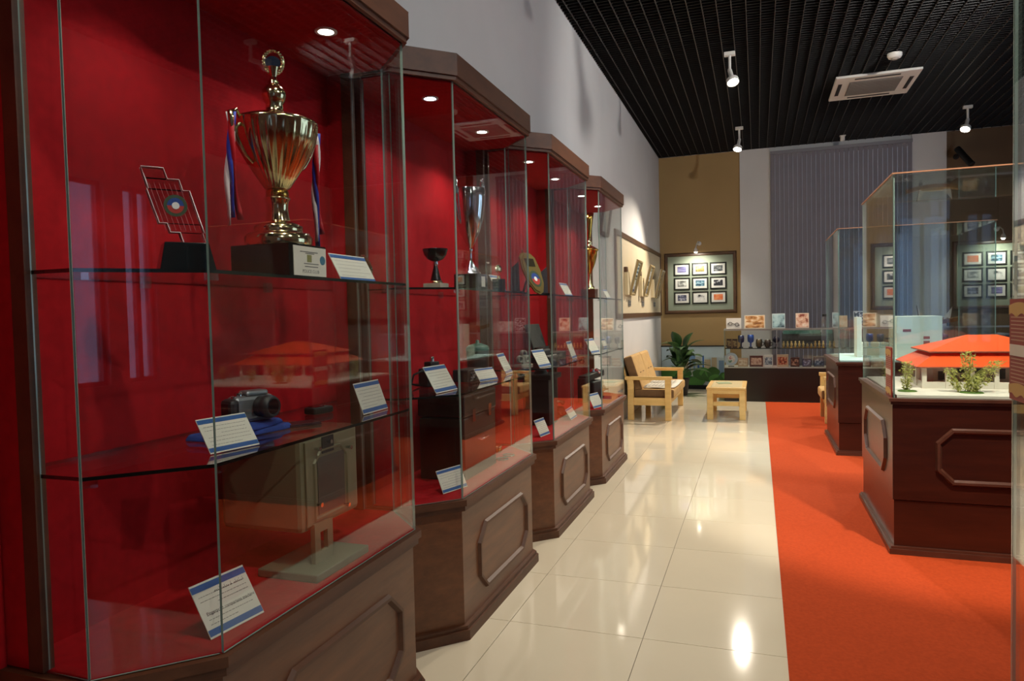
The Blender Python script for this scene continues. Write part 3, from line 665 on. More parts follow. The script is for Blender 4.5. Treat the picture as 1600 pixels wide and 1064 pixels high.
MB().box(-.15, .15, -.08, .08, 0, .05).build('body', DG, t, bevel=.01); MB().box(-.15, .15, -.0, .08, .05, .10).build('hood', DG, t, bevel=.012); MB().tube([(-.17, .03, .11), (.17, .03, .11)], .014, 12).build('roller', BLACK, t)
for i in range(6): MB().lathe([(.010, 0), (.010, .008)], 10, (-.11 + i * .044, -.05, .05)).build('key', WPLAS, t)
# black pedestal
t = thing('black_pedestal', 'black pedestal box with overhanging top on the red cabinet floor', 'pedestal', (-1.70, 5.48, ZF))
MB().box(-.10, .12, -.12, .12, 0, .37).build('shaft', BLACKM, t, bevel=.004); MB().box(-.13, .15, -.16, .16, .37, .41).build('slab', BLACKM, t, bevel=.005)
MB().lathe([(.06, 0), (.05, .02), (.045, .03)], 20, (0.02, 0, .41)).build('cap', DG, t)
t = thing('rotary_telephone', 'old dark telephone at the far end of the plaque cabinet floor', 'telephone', (-1.66, 5.86, ZF), R(60))
MB().add([(-.09, -.08, 0), (.09, -.08, 0), (.09, .08, 0), (-.09, .08, 0), (-.06, -.03, .09), (.06, -.03, .09), (.06, .06, .09), (-.06, .06, .09)], [(0, 3, 2, 1), (4, 5, 6, 7), (0, 1, 5, 4), (1, 2, 6, 5), (2, 3, 7, 6), (3, 0, 4, 7)]).build('body', BLACK, t, bevel=.012)
MB().tube([(-.10, .02, .11), (-.06, .02, .125), (.06, .02, .125), (.10, .02, .11)], [.022, .012, .012, .022], 12).build('handset', BLACK, t); MB().lathe([(.035, 0), (.033, .006)], 20, (0, -.06, .05), axis=(0, -1, .6)).build('dial', CHROME, t)
# black antique machine in the far cabinet
t = thing('antique_machine', 'black antique machine with chrome knobs in the farthest cabinet', 'machine', (-1.62, 7.12, ZF), R(80)); t.scale = (1.15, 1.15, 1.15)
MB().box(-.12, .12, -.06, .08, 0, .17).build('body', BLACKM, t, bevel=.012)
MB().obox((-.02, .0, .215), (.22, 0, .012), (0, .035, 0), (-.002, 0, .028)).build('arm', BLACKM, t, bevel=.008)
MB().box(-.26, -.20, -.04, .04, 0, .21).build('column', BLACKM, t, bevel=.01)
for (u, v, z_) in ((.06, -.03, .235), (.02, .01, .24), (.10, .0, .24)): MB().sphere((u, v, z_ + .012), .022, 14, 10).build('knob', CHROME, t)
MB().lathe([(.03, 0), (.028, .03), (.02, .034)], 20, (.05, -.06, .10), axis=(0, -1, 0)).build('handwheel', CHROME, t)
MB().tube([(.10, -.03, .08), (.24, -.05, .07)], .007, 8).build('crank', CHROME, t)

# ------------------------------------------------------------------ right-hand island cases
def island(y0, label, ln=1.40, wd=1.46, cond=True):
    x0 = .81; t = thing('island_case', label, 'display case', (x0, y0, .007), group='island glass cases')
    bs = MB().box(.008, wd - .008, .008, ln - .008, 0, .345).build('base', MAHO, t)
    MB().box(0, wd, 0, ln, .35, .965).build('upper_body', MAHO, bs, bevel=.002)
    MB().box(-.022, wd + .022, -.022, ln + .022, 0, .035).box(-.012, wd + .012, -.012, ln + .012, .035, .05).build('skirting', MAHT, bs)
    MB().box(-.012, wd + .012, -.012, ln + .012, .965, .985).box(-.022, wd + .022, -.022, ln + .022, .985, 1.005).build('top_moulding', MAHT, bs)
    o8 = lambda a, b, z0, z1, c: [(a + c, z0), (b - c, z0), (b, z0 + c), (b, z1 - c), (b - c, z1), (a + c, z1), (a, z1 - c), (a, z0 + c)]
    MB().ring_sweep(o8(.24, wd - .24, .46, .82, .09), 0, -.036, .018, lambda u, v, h: (u, -h, v)).build('panel_moulding', MAHT, bs)
    MB().ring_sweep(o8(.22, ln - .22, .46, .82, .11), 0, -.036, .018, lambda u, v, h: (-h, ln - u, v)).build('panel_moulding', MAHT, bs)
    zt = 2.42; g = .012
    for a, b in (((g, g), (wd - g, g)), ((wd - g, g + .006), (wd - g, ln - g - .006)), ((wd - g, ln - g), (g, ln - g)), ((g, ln - g - .006), (g, g + .006))):
        MB().pane(a, b, 1.005, zt, .010).build('glass_pane', [GLC, GED], t)
    MB().box(g - .006, wd - g + .006, g - .006, ln - g + .006, zt, zt + .008).build('glass_top', [GLC], t)
    mb = MB()
    for (a, b, c_, d) in ((0, wd, 0, .012), (0, wd, ln - .012, ln), (0, .012, .012, ln - .012), (wd - .012, wd, .012, ln - .012)): mb.box(a, b, c_, d, zt + .008, zt + .016)
    mb.build('edge_trim', M('copper_trim', '#a8785a', .35, .6), t)
    return t
YI = [5.02, 8.25]
island(YI[0], 'glass island case on dark wood base with the orange-roofed house model')
island(YI[1], 'glass island case on dark wood base farther back, with the white building model')
# house model
ZT = 1.013
t = thing('house_model', 'scale model of a white house with two-tier orange hip roof and shrubs', 'model', (.83, 5.04, ZT))
MB().box(.01, 1.40, .01, 1.34, 0, .016).build('ground_board', M('board_white', '#e6e3d6', .6), t)
HW = M('model_wall', '#b3aca3', .6); HWH = M('model_white', '#ddd8cb', .5); HD = M('model_dark', '#2c211d', .4)
ORG = M('model_orange', '#e8551a', .55, vary=.05, scale=6); FAS = M('model_fascia', '#9b5a48', .5)
_before = set(t.children)
x0, x1, y0, y1 = .28, .98, .55, 1.06
MB().box(x0, x1, y0, y1, .016, .215).build('wall', HW, t)
for k, (a, b, c_, d) in enumerate(((.31, .36, .05, .11), (.42, .47, .10, .17), (.52, .58, .03, .15), (.66, .71, .06, .13), (.78, .84, .02, .155), (.89, .95, .02, .155))):
    MB().box(a, b, y0 - .004, y0 + .002, .016 + c_, .016 + d).build('window' if c_ > .03 else 'doorway', HD, t)
cp_ = None
for k in range(7):
    xx = .205 + k * .142
    if cp_ is None: cp_ = MB().box(-.014, .014, -.014, .014, .016, .17).build('column', HWH, t, (xx, .45, 0))
    else: part_copy(cp_, t, (xx, .45, 0))
for k in range(1, 4): part_copy(cp_, t, (.205, .45 + k * .2, 0))
MB().box(.205, 1.06, .444, .452, .016, .062).box(.20, .208, .452, 1.05, .016, .062).build('parapet', HWH, t)
def hip(x0, x1, y0, y1, z0, z1, ins, th=.008):
    rx0, rx1, ry0, ry1 = x0 + ins, x1 - ins, y0 + ins, y1 - ins
    if ry0 >= ry1 - .02: ry0 = ry1 = (y0 + y1) / 2
    a = [(x0, y0, z0), (x1, y0, z0), (x1, y1, z0), (x0, y1, z0), (rx0, ry0, z1), (rx1, ry0, z1), (rx1, ry1 + 1e-4, z1), (rx0, ry1 + 1e-4, z1)]
    b = [(p[0], p[1], p[2] - th) for p in a]
    mb = MB(); mb.add(a, [(0, 1, 5, 4), (1, 2, 6, 5), (2, 3, 7, 6), (3, 0, 4, 7), (4, 5, 6, 7)]); mb.add(b, [(4, 5, 1, 0), (5, 6, 2, 1), (6, 7, 3, 2), (7, 4, 0, 3)])
    mb.add(a[:4] + b[:4], [(4, 5, 1, 0), (5, 6, 2, 1), (6, 7, 3, 2), (7, 4, 0, 3)], 1)
    return mb
hip(.15, 1.12, .40, 1.18, .168, .262, .155).build('lower_roof', [ORG, FAS], t)
MB().box(.29, .98, .54, 1.04, .20, .275).build('upper_wall', FAS, t)
hip(.24, 1.03, .49, 1.09, .268, .37, .30).build('upper_roof', [ORG, FAS], t)
for ch in set(t.children) - _before: ch.location.x += .045
LEAF = M('model_leaf', '#a3a552', .7, vary=.3, scale=40); LEAFG = M('model_moss', '#4d6b22', .8, vary=.3, scale=40)
def shrub(x, y, h, rad, n, seed, tilt=0):
    rn = random.Random(seed); mb = MB()
    for k in range(max(4, n // 40)):
        a = rn.uniform(0, 6.28); mb.tube([(0, 0, 0), (math.cos(a) * rad * .3, math.sin(a) * rad * .3, h * .5), (math.cos(a) * rad * .7 + tilt, math.sin(a) * rad * .7, h * rn.uniform(.8, 1))], [.003, .002, .001], 5)
    for k in range(n):
        f = rn.random(); a = rn.uniform(0, 6.28); rr = rad * (.25 + .75 * rn.random()) * (.4 + .8 * f * (1.3 - f))
        c = Vector((math.cos(a) * rr + tilt * f, math.sin(a) * rr, h * (.06 + .94 * f)))
        d = Vector((rn.uniform(-1, 1), rn.uniform(-1, 1), rn.uniform(-.3, 1))).normalized(); e = d.orthogonal().normalized(); s_ = rn.uniform(.007, .013)
        mb.add([c - e * s_ * .4, c + d * s_, c + e * s_ * .4, c - d * s_], [(0, 1, 2, 3)])
    return mb.build('shrub', LEAF, t, (x, y, .016))
shrub(.45, .20, .27, .06, 330, 1); shrub(.50, .22, .21, .07, 300, 2, .12); shrub(.40, .22, .16, .06, 200, 3, -.05); shrub(.48, .18, .11, .07, 220, 8); shrub(.83, .26, .11, .05, 160, 4); shrub(.11, .25, .20, .06, 260, 5); shrub(.09, .85, .17, .06, 160, 6); shrub(1.2, .3, .14, .05, 120, 7)
mb = MB()
for (x, y, r) in ((.11, .24, .06), (.47, .20, .07)): mb.lathe([(r, 0), (r * .9, .006), (r * .4, .009)], 16, (x, y, .0162))
mb.build('moss_patch', LEAFG, t)
# white building model
t = thing('white_building_model', 'scale model of plain white blocks with small red windows', 'model', (.83, 8.27, ZT))
MB().box(.01, 1.40, .01, 1.34, 0, .014).build('ground_board', M('board_mint', '#cfe8e0', .5), t)
BW = M('block_white', '#dcdccd', .5)
MB().box(.235, .285, .55, .80, .014, .47).build('tall_slab', BW, t); MB().box(.62, 1.06, .45, .95, .014, .47).build('main_block', BW, t)
for (a, b, c_, d) in ((.88, .94, .22, .25), (.88, .94, .16, .20), (.88, .94, .10, .14), (.68, .76, .30, .33)): MB().box(a, b, .446, .451, c_, d).build('window', M('red_window', '#7c2f27', .5), t)
MB().box(.30, .60, .85, 1.15, .014, .16).build('low_wing', BW, t)
# tall vitrine at the right edge
t = thing('tall_glass_vitrine', 'tall frameless glass vitrine at the right picture edge', 'display case', (.81, 1.62, .007))
MB().box(0, 1.2, 0, 1.17, 0, .05).build('plinth', MAHO, t, bevel=.003)
for a, b in (((.006, .012), (.006, 1.158)), ((0, 1.164), (1.2, 1.164)), ((1.194, 1.158), (1.194, .012)), ((1.2, .006), (0, .006))): MB().pane(a, b, .05, 3.25, .010).build('glass_pane', [GLC, GED], t)
MB().box(0, 1.2, 0, 1.17, 3.25, 3.27).build('top_plate', MAHT, t)
# red scroll signs
def scroll(label, loc, h=.335, wd=.19):
    t = thing('scroll_sign', label, 'sign', loc, group='red scroll signs')   # lies in the local y-z plane, faces -x
    SR = M('sign_red', '#8e2a1e', .5); SG = M('sign_gold', '#c39a4f', .45); SW = M('sign_white', '#d8d0bf', .5)
    MB().box(-.004, .004, -wd / 2, wd / 2, 0, h).build('board', SR, t)
    for z in (.035, h - .035):
        n_ = 14; pts = [(-.006, -wd * .5 + wd * i / n_, z - .018 - .006 * math.sin(i * .9)) for i in range(n_ + 1)] + [(-.006, wd * .5 - wd * i / n_, z + .014 + .010 * math.sin(math.pi * i / n_)) for i in range(n_ + 1)]
        MB().add(pts, [tuple(range(len(pts)))]).build('gold_scroll', SG, t)
    MB().box(-.0062, -.004, -wd * .46, wd * .46, h * .44, h * .55).build('white_band', SW, t)
    mb = MB(); z = h * .18
    while z < h * .84:
        if not (h * .42 < z < h * .57):
            mb.add([(-.0048, -wd * .42, z), (-.0048, wd * .42, z), (-.0048, wd * .42, z + .004), (-.0048, -wd * .42, z + .004)], [(0, 1, 2, 3)])
        z += .0125
    mb.build('printed_text', M('sign_text', '#b98d72', .5), t, kind='stuff')
    return t
scroll('red and gold scroll sign fixed to the tall glass vitrine at the right edge', (.8055, 2.69, 1.28))
scroll('small red and gold scroll sign on the near corner of the house model case', (.8115, 5.15, 1.0125), .32, .20)
# ------------------------------------------------------------------ sofa, table, chair
CUSH = M('tan_cushion', '#bf9a62', .85, vary=.08, scale=14, bump=.3); CUSHB = M('brown_cushion_side', '#6d5236', .85, vary=.1, scale=14)
def seat_unit(name, label, cat, loc, rz, ln, n):
    t = thing(name, label, cat, loc, rz)      # faces +x, runs along y from 0 to ln, back at x = 0
    D = .66
    for k, y in enumerate((0, ln - .075)):
        mb = MB().box(D - .085, D, y, y + .075, 0, .595).build('front_leg', PINE, t, bevel=.004)
        MB().box(.03, .115, y, y + .075, 0, .595).build('rear_leg', PINE, t, bevel=.004)
        MB().box(-.01, D + .015, y - .006, y + .081, .595, .645).build('armrest', PINE, t, bevel=.006)
        MB().box(.115, D - .085, y + .015, y + .06, .22, .33).build('side_rail', PINE, t, bevel=.003)
    MB().box(D - .07, D - .03, .075, ln - .075, .22, .32).build('front_rail', PINE, t, bevel=.003)
    MB().box(.05, .09, .075, ln - .075, .22, .32).build('rear_rail', PINE, t, bevel=.003)
    for k in range(5): MB().box(.09, D - .07, .10 + k * (ln - .28) / 4, .16 + k * (ln - .28) / 4, .30, .318).build('seat_slat', PINE, t)
    cw = (ln - .16) / n
    for k in range(n):
        y = .08 + k * cw
        mb = MB().box(.10, D + .04, y + .004, y + cw - .004, .32, .455); o = mb.build('seat_cushion', [CUSH, CUSHB], t, bevel=.03)
        o.data.polygons[2].material_index = 1; o.data.polygons[4].material_index = 1
        a = R(18); c = Vector((.10, y + cw / 2, .68)); ux = Vector((math.cos(a), 0, math.sin(a))); uz = Vector((-math.sin(a), 0, math.cos(a)))
        o = MB().obox(c, ux * .07, (0, cw / 2 - .004, 0), uz * .27).build('back_cushion', [CUSH, CUSHB], t, bevel=.035)
        o.data.polygons[2].material_index = 1; o.data.polygons[5].material_index = 1; o.data.polygons[4].material_index = 1
        for kk in range(2):
            p = c + ux * .071 + Vector((0, (-.2 + .4 * kk) * cw * .8, 0)) - uz * .02
            MB().obox(p, ux * .004, (0, .05, 0), uz * .006).build('tuft_seam', CUSHB, o)
    MB().obox((-.005, ln / 2, .62), (.012, 0, .004), (0, ln / 2 - .08, 0), (-.05, 0, .17)).build('back_board', PINE, t, bevel=.003)
    return t
seat_unit('pine_sofa', 'two-seat pine sofa with tan cushions by the white wall', 'sofa', (-1.86, 10.33, 0), 0, 1.78, 2)
seat_unit('pine_armchair', 'pine armchair mostly hidden behind the far island case', 'chair', (1.52, 11.22, .007), math.pi, .78, 1)
t = thing('newspaper', 'open white newspaper spread on the sofa seat', 'newspaper', (-1.48, 11.1, .462))
NP = M('newsprint', '#d9d5c8', .7); mb = MB(); N = 8
vs_ = [(-.30 + .62 * i / N, -.62 + 1.2 * j / N + .03 * math.sin(i), .003 + .006 * (1 + math.sin(i * 1.7 + j * 1.1))) for i in range(N + 1) for j in range(N + 1)]
mb.add(vs_, [(i * (N + 1) + j, (i + 1) * (N + 1) + j, (i + 1) * (N + 1) + j + 1, i * (N + 1) + j + 1) for i in range(N) for j in range(N)], 0, True)
o = mb.build('sheet', NP, t); so = o.modifiers.new('thickness', 'SOLIDIFY'); so.thickness = .003; so.offset = -1
mb = MB()
for i in range(10): mb.box(-.24 + i * .05, -.215 + i * .05, -.5, -.12, .021, .0215); mb.box(-.24 + i * .05, -.215 + i * .05, .05, .45, .021, .0215)
mb.build('printed_text', M('news_ink', '#b9b5aa', .7), t, kind='stuff')
t = thing('pine_coffee_table', 'low pine coffee table with pale inset top on the tiles', 'table', (-.445, 11.13, 0))
hx, hy, h = .268, .53, .47
for sx in (-1, 1):
    for sy_ in (-1, 1): MB().box(*sorted((sx * hx, sx * (hx - .085))), *sorted((sy_ * hy, sy_ * (hy - .085))), 0, h - .03).build('leg', PINE, t, bevel=.004)
MB().box(-hx - .01, hx + .01, -hy - .01, hy + .01, h - .03, h).build('table_top', PINE, t, bevel=.005)
MB().box(-hx + .05, hx - .05, -hy + .06, hy - .06, h, h + .003).build('inset', M('pale_inset', '#e2cfa2', .25), t)
for sy_ in (-1, 1):
    MB().box(-hx + .085, hx - .085, *sorted((sy_ * hy, sy_ * (hy - .04))), h - .09, h - .03).build('apron', PINE, t, bevel=.003)
    MB().box(-hx + .085, hx - .085, *sorted((sy_ * (hy - .02), sy_ * (hy - .06))), .20, .26).build('stretcher', PINE, t, bevel=.003)
for sx in (-1, 1): MB().box(*sorted((sx * hx, sx * (hx - .04))), -hy + .085, hy - .085, h - .09, h - .03).build('apron', PINE, t, bevel=.003)
t = thing('brochure', 'green printed brochure lying on the coffee table', 'brochure', (-.50, 11.25, h + .004), R(12))
MB().box(-.10, .10, -.14, .14, 0, .003).build('cover', picture('brochure_print', ['#5f7a4a', '#9ca37a', '#c9c4a0'], 14), t); MB().box(-.098, .10, -.138, .138, .003, .004).build('title_panel', M('brochure_pale', '#8e9a74', .5), t)

# ------------------------------------------------------------------ plant and mural
t = thing('potted_plant', 'broad-leaved green plant in the corner behind the sofa', 'plant', (-1.40, 13.6, 0))
MB().lathe([(.13, 0), (.17, .30), (.18, .32), (.16, .32), (.15, .28)], 24).build('pot', M('pot_dark', '#2b2320', .5), t); MB().lathe([(.15, 0), (.02, .02)], 20, (0, 0, .28)).build('soil', M('soil', '#1d1510', .95), t)
LG = M('leaf_green', '#2c4a26', .4, vary=.25, scale=6); LG2 = M('leaf_green_pale', '#4b6a3a', .4, vary=.25, scale=6)
rn = random.Random(11)
for k in range(28):
    a = k * 2.4 + rn.uniform(-.3, .3); el = rn.uniform(.25, 1.2); hgt = rn.uniform(.40, .88); L_ = rn.uniform(.44, .58); wl = L_ * rn.uniform(.17, .22)
    d = Vector((math.cos(a) * math.cos(el), math.sin(a) * math.cos(el), math.sin(el)))
    if d.x < 0: d.x *= .70
    b0 = Vector((math.cos(a) * .03, math.sin(a) * .03, .29)); b1 = Vector((math.cos(a) * .10 * (1 if math.cos(a) > 0 else .5), math.sin(a) * .10, hgt))
    side = d.cross(Vector((0, 0, 1))).normalized(); nrm = side.cross(d)
    mb = MB(); vs_ = []; N = 7
    for i in range(N + 1):
        f = i / N; wd = wl * math.sin(math.pi * (f ** .8)) ** .9 if 0 < f < 1 else .002
        c = b1 + d * L_ * f - Vector((0, 0, 1)) * .16 * L_ * f * f * 2 + nrm * .02 * math.sin(f * 3)
        vs_ += [c - side * wd + nrm * wd * .25, c, c + side * wd + nrm * wd * .25]
    fs = []
    for i in range(N): fs += [(3 * i, 3 * i + 1, 3 * i + 4, 3 * i + 3), (3 * i + 1, 3 * i + 2, 3 * i + 5, 3 * i + 4)]
    mb.add(vs_, fs, 0, True); lf = mb.build('leaf', LG if k % 4 else LG2, t); so = lf.modifiers.new('thickness', 'SOLIDIFY'); so.thickness = .002
    MB().tube([b0, (b0 + b1) / 2 + Vector((0, 0, .03)), b1 + d * L_ * .1], [.008, .006, .004], 6).build('stalk', LG2, lf)
t = thing('city_mural', 'printed board of blue towers over green trees leaning on the back wall', 'mural', (-1.25, YB - .05, 0))
MB().box(-.64, .72, -.012, .012, 0, .86).build('board', M('mural_sky', '#b9cdd6', .5, vary=.08, scale=2), t)
MB().box(-.65, .73, -.02, .015, .86, .885).build('top_edge', BLACKM, t)
TWR = [M('mural_blue', '#2f62b4', .5), M('mural_pale', '#a9b3ad', .5), M('mural_steel', '#6d8fb5', .5), M('mural_cream', '#b8ad94', .5)]
rn = random.Random(5)
for k, (a, b, z) in enumerate(((-.34, -.28, .70), (-.28, -.24, .62), (-.22, -.10, .66), (-.20, -.14, .55), (-.08, .04, .68), (-.05, .0, .58), (.05, .16, .66), (.08, .12, .58), (.18, .21, .68), (.22, .34, .60), (.36, .46, .64), (.5, .6, .58))):
    y_ = -.013 - .0004 * (k % 3)
    MB().box(a, b, y_ - .001, y_, .2, z).build('printed_tower', TWR[(k * 3 + k // 2) % 4], t)
for k in range(26):
    cx = -.62 + k * .053; rr = rn.uniform(.09, .15); cz = rn.uniform(.10, .34)
    y_ = -.0155 - .0003 * k
    MB().add([(cx + rr * math.cos(a) * (1 + .1 * math.sin(5 * a + k)), y_, max(.03, cz + rr * .9 * math.sin(a))) for a in [2 * math.pi * i / 18 for i in range(18)]], [tuple(range(18))]).build('printed_tree', (M('mural_tree', '#4f8a3c', .6), M('mural_tree_dark', '#356328', .6))[k % 2], t)
MB().box(-.64, .72, -.026, -.0125, 0, .075).build('printed_base', BLACKM, t)
# ------------------------------------------------------------------ photo boards
def board(x0, z0, label):
    t = thing('photo_board', label, 'board', (x0, YB - .013, z0)); W_, H_ = 1.43, 1.25
    MB().box(.06, W_ - .06, -.014, 0, .06, H_ - .06).build('backing', SAGE, t)
    mb = MB().ring_sweep([(0, 0), (W_, 0), (W_, H_), (0, H_)], 0, -.085, .035, lambda u, v, h_: (u, -h_, v)); mb.build('wood_frame', FRAMEW, t)
board(-1.815, 1.535, 'sage green photo board with dark wood frame on the tan wall')
board(3.36, 1.50, 'sage green photo board with dark wood frame on the brown wall')
FBL = M('photo_frame_black', '#171a15', .4); MATW = M('photo_mat', '#d6d4cc', .6)
def photo(x, z, label, print_mat, grp, w_=.325, h_=.255):
    t = thing('framed_photo', label, 'picture', (x, YB - .028, z), group=grp)
    MB().ring_sweep([(-w_ / 2, -h_ / 2), (w_ / 2, -h_ / 2), (w_ / 2, h_ / 2), (-w_ / 2, h_ / 2)], 0, -.036, .018, lambda u, v, d: (u, -d, v)).build('frame', FBL, t)
    MB().box(-w_ / 2 + .02, w_ / 2 - .02, -.008, 0, -h_ / 2 + .02, h_ / 2 - .02).build('mat', MATW, t)
    MB().box(-.088, .088, -.010, -.008, -.055, .062).build('print', print_mat, t)
PR = [picture('print_violet', ['#5f5a86', '#7a76a2', '#8f8cb4'], 9, (1, 1, 4)), picture('print_olive', ['#4d4420', '#8a7d3c', '#b3ab86'], 9), picture('print_grey', ['#2b2f31', '#5d6264', '#9a9c9a'], 14, (1, 1, 2)),
      picture('print_group', ['#20221f', '#8b8c86', '#d2d1cb'], 14), picture('print_teal', ['#14222c', '#3d6a80', '#a9c4cc'], 16, (1, 1, 2)), picture('print_dark', ['#101216', '#2a2c33', '#c8c8c8'], 12),
      picture('print_rows', ['#1b1d2b', '#5a5d74', '#b9bac2'], 18), picture('print_sketch', ['#23242b', '#c5c4bf', '#dedcd5'], 12), picture('print_orange', ['#b5441c', '#d4683a', '#e08f5e'], 9)]
NAMES = ['violet landscape', 'olive-toned', 'grey crowd', 'pale group', 'teal parade', 'dark figures', 'rows of officers', 'sketch-like figures', 'bright orange']
cxs = [-1.46, -1.10, -.745]; czs = [2.44, 2.15, 1.86]
for r in range(3):
    for c in range(3):
        photo(cxs[c], czs[r], 'black framed %s photo on the tan wall board' % NAMES[r * 3 + c], PR[r * 3 + c], 'photos on the tan wall board')
        k2 = [8, 4, 2, 3, 7, 5, 6, 0, 1][(r * 3 + c)]
        rown = ('top', 'middle', 'bottom')[r]; coln = ('left', 'middle', 'right')[c]
        photo(3.68 + c * .37, czs[r] - .02, 'black framed photo, %s row, %s column of the brown wall board' % (rown, coln), PR[k2], 'photos on the brown wall board')
def picture_light(x, z, label, watt):
    t = thing('picture_light', label, 'lamp', (x, YB - .013, z))
    MB().lathe([(.045, 0), (.045, .015), (.02, .025)], 20, axis=(0, -1, 0)).build('rose', WPLAS, t)
    MB().tube([(0, -.02, 0), (-.01, -.20, .02), (-.02, -.42, -.05), (-.03, -.50, -.14)], .010, 10).build('arm', WPLAS, t)
    hd = MB().lathe([(.018, 0), (.03, .02), (.045, .07), (.042, .07), (.02, .02)], 20, (-.03, -.49, -.13), axis=(0, .25, -1)).build('shade', WPLAS, t)
    MB().sphere((-.03, -.475, -.20), .032, 14, 8).build('bulb', emis('picture_bulb', '#fff3dc', 25), hd)
    spot(t, (x - .03, YB - .47, z - .25), (x - .03, YB, z - .80), watt, 130, .9, (1, .95, .82), .03)
picture_light(-1.11, 2.96, 'white swan-neck picture light above the sage photo board on the tan wall', PIC_W)
picture_light(4.05, 2.94, 'white swan-neck picture light above the sage photo board on the brown wall', PIC_W)
# left wall panel with leaning picture frames
t = thing('wall_panel', 'cream wall panel edged with dark wood rails behind the sofa', 'wall panel', (XW, 9.85, 1.53)); PLN = 4.9
MB().box(0, .012, 0, PLN, 0, 1.23).build('backing', CREAM, t)
MB().box(0, .03, 0, PLN, 1.18, 1.25).build('top_rail', FRAMEW, t); MB().box(0, .03, 0, PLN, -.02, .05).build('bottom_rail', FRAMEW, t)
MB().box(0, .03, 0, .07, .05, 1.18).build('end_rail', FRAMEW, t); MB().box(0, .03, PLN - .06, PLN, .05, 1.18).build('end_rail', FRAMEW, t)
GFR = wood('pale_gold_wood', '#8d774a', '#ad9763', .4, 3)
for k, (yy, lb) in enumerate(((10.95, 'leaning pale gold picture frame nearest on the cream wall panel'), (12.30, 'leaning pale gold picture frame in the middle of the cream wall panel'), (13.75, 'leaning pale gold picture frame farthest on the cream wall panel'))):
    t = thing('leaning_frame', lb, 'picture', (XW + .035, yy, 1.86)); t.rotation_euler = (0, R(14), 0); t['group'] = 'leaning picture frames'
    MB().ring_sweep([(-.22, 0), (.22, 0), (.22, .56), (-.22, .56)][::1], 0, -.05, .03, lambda u, v, h_: (h_ + .012, u, v)).build('frame', GFR, t)
    MB().box(0, .014, -.218, .218, .002, .558).build('backing', M('frame_back', '#d7cdb4', .6), t)
    for j in range(4): MB().box(.014, .0165, -.15, .15, .07 + j * .115, .15 + j * .115).build('print', PR[(k * 4 + j) % 9], t)
    MB().box(.019, .021, -.18, .18, .04, .52).build('glazing', GL, t)
    p = thing('caption_plate', 'small grey caption plate under the %s leaning frame' % ('nearest', 'middle', 'farthest')[k], 'sign', (XW + .012, yy - .02, 1.69)); p['group'] = 'caption plates'
    MB().box(0, .012, -.11, .11, 0, .09).build('plate', M('plate_grey', '#76756f', .4), p); MB().box(.012, .013, -.09, .09, .055, .075).box(.012, .013, -.09, .09, .02, .04).build('printed_text', M('plate_dark', '#4c4b47', .5), p, kind='stuff')
    b = thing('wall_bracket', 'small wooden bracket box behind the %s leaning frame' % ('nearest', 'middle', 'farthest')[k], 'bracket', (XW + .012, yy - .38, 1.86)); b['group'] = 'wall bracket boxes'
    MB().box(0, .06, -.06, .06, 0, .34).build('box', M('bracket_cream', '#d2c4a0', .5), b, bevel=.004); MB().box(0, .045, -.05, .05, .34, .42).build('cap', FRAMEW, b)
t = thing('high_frame', 'brown wooden frame hung high on the white wall past the cabinets', 'picture', (XW, 9.05, 2.60)); t.rotation_euler = (0, R(8), 0)
MB().ring_sweep([(-.26, 0), (.26, 0), (.26, .42), (-.26, .42)], 0, -.06, .03, lambda u, v, h_: (h_ + .012, u, v)).build('frame', FRAMEW, t); MB().box(0, .014, -.25, .25, .01, .41).build('print', M('pale_print', '#b9b6ad', .5), t)

# ------------------------------------------------------------------ souvenir counters
DARKW = wood('ebony_veneer', '#0a0606', '#120a0a', .4, 3)
def counter(x0, x1, label):
    y0, y1 = 12.80, 13.35
    t = thing('glass_counter', label, 'counter', (x0, y0, 0), group='souvenir counters'); w_ = x1 - x0; d = y1 - y0
    MB().box(0, w_, 0, d, 0, .58).build('base', DARKW, t, bevel=.003)
    MB().box(.0, w_, .0, d, .58, .592).build('deck', M('deck_grey', '#8a8a88', .3), t)
    for a, b in (((.005, .005), (w_ - .005, .005)), ((w_ - .004, .01), (w_ - .004, d)), ((.004, d), (.004, .01))): MB().pane(a, b, .592, 1.245, .007).build('glass_pane', [GL, GED], t)
    MB().box(0, w_, 0, d, 1.245, 1.255).build('glass_top', [GL], t)
    mb = MB().box(-.004, w_ + .004, -.006, .012, 1.235, 1.262).box(-.004, .012, .012, d, 1.235, 1.262).box(w_ - .012, w_ + .004, .012, d, 1.235, 1.262); mb.build('top_edge', M('alu', '#b9bab8', .3, .8), t)
    MB().box(.01, w_ - .01, .08, d - .02, .915, .923).build('glass_shelf', [GL], t)
    MB().box(.012, w_ - .012, .06, .08, .913, .925).build('shelf_edge', SED, t)
    MB().box(w_ / 2 - .004, w_ / 2 + .004, -.002, .010, .592, 1.245).build('mullion', M('alu', '#b9bab8', .3, .8), t)
counter(-.56, 1.17, 'black based glass souvenir counter nearest the coffee table')
counter(1.20, 2.93, 'black based glass souvenir counter behind the far island case')
counter(2.96, 4.69, 'black based glass souvenir counter on the right below the brown wall')
SZ1, SZ2, SZT, CYY = .593, .924, 1.2635, 12.98
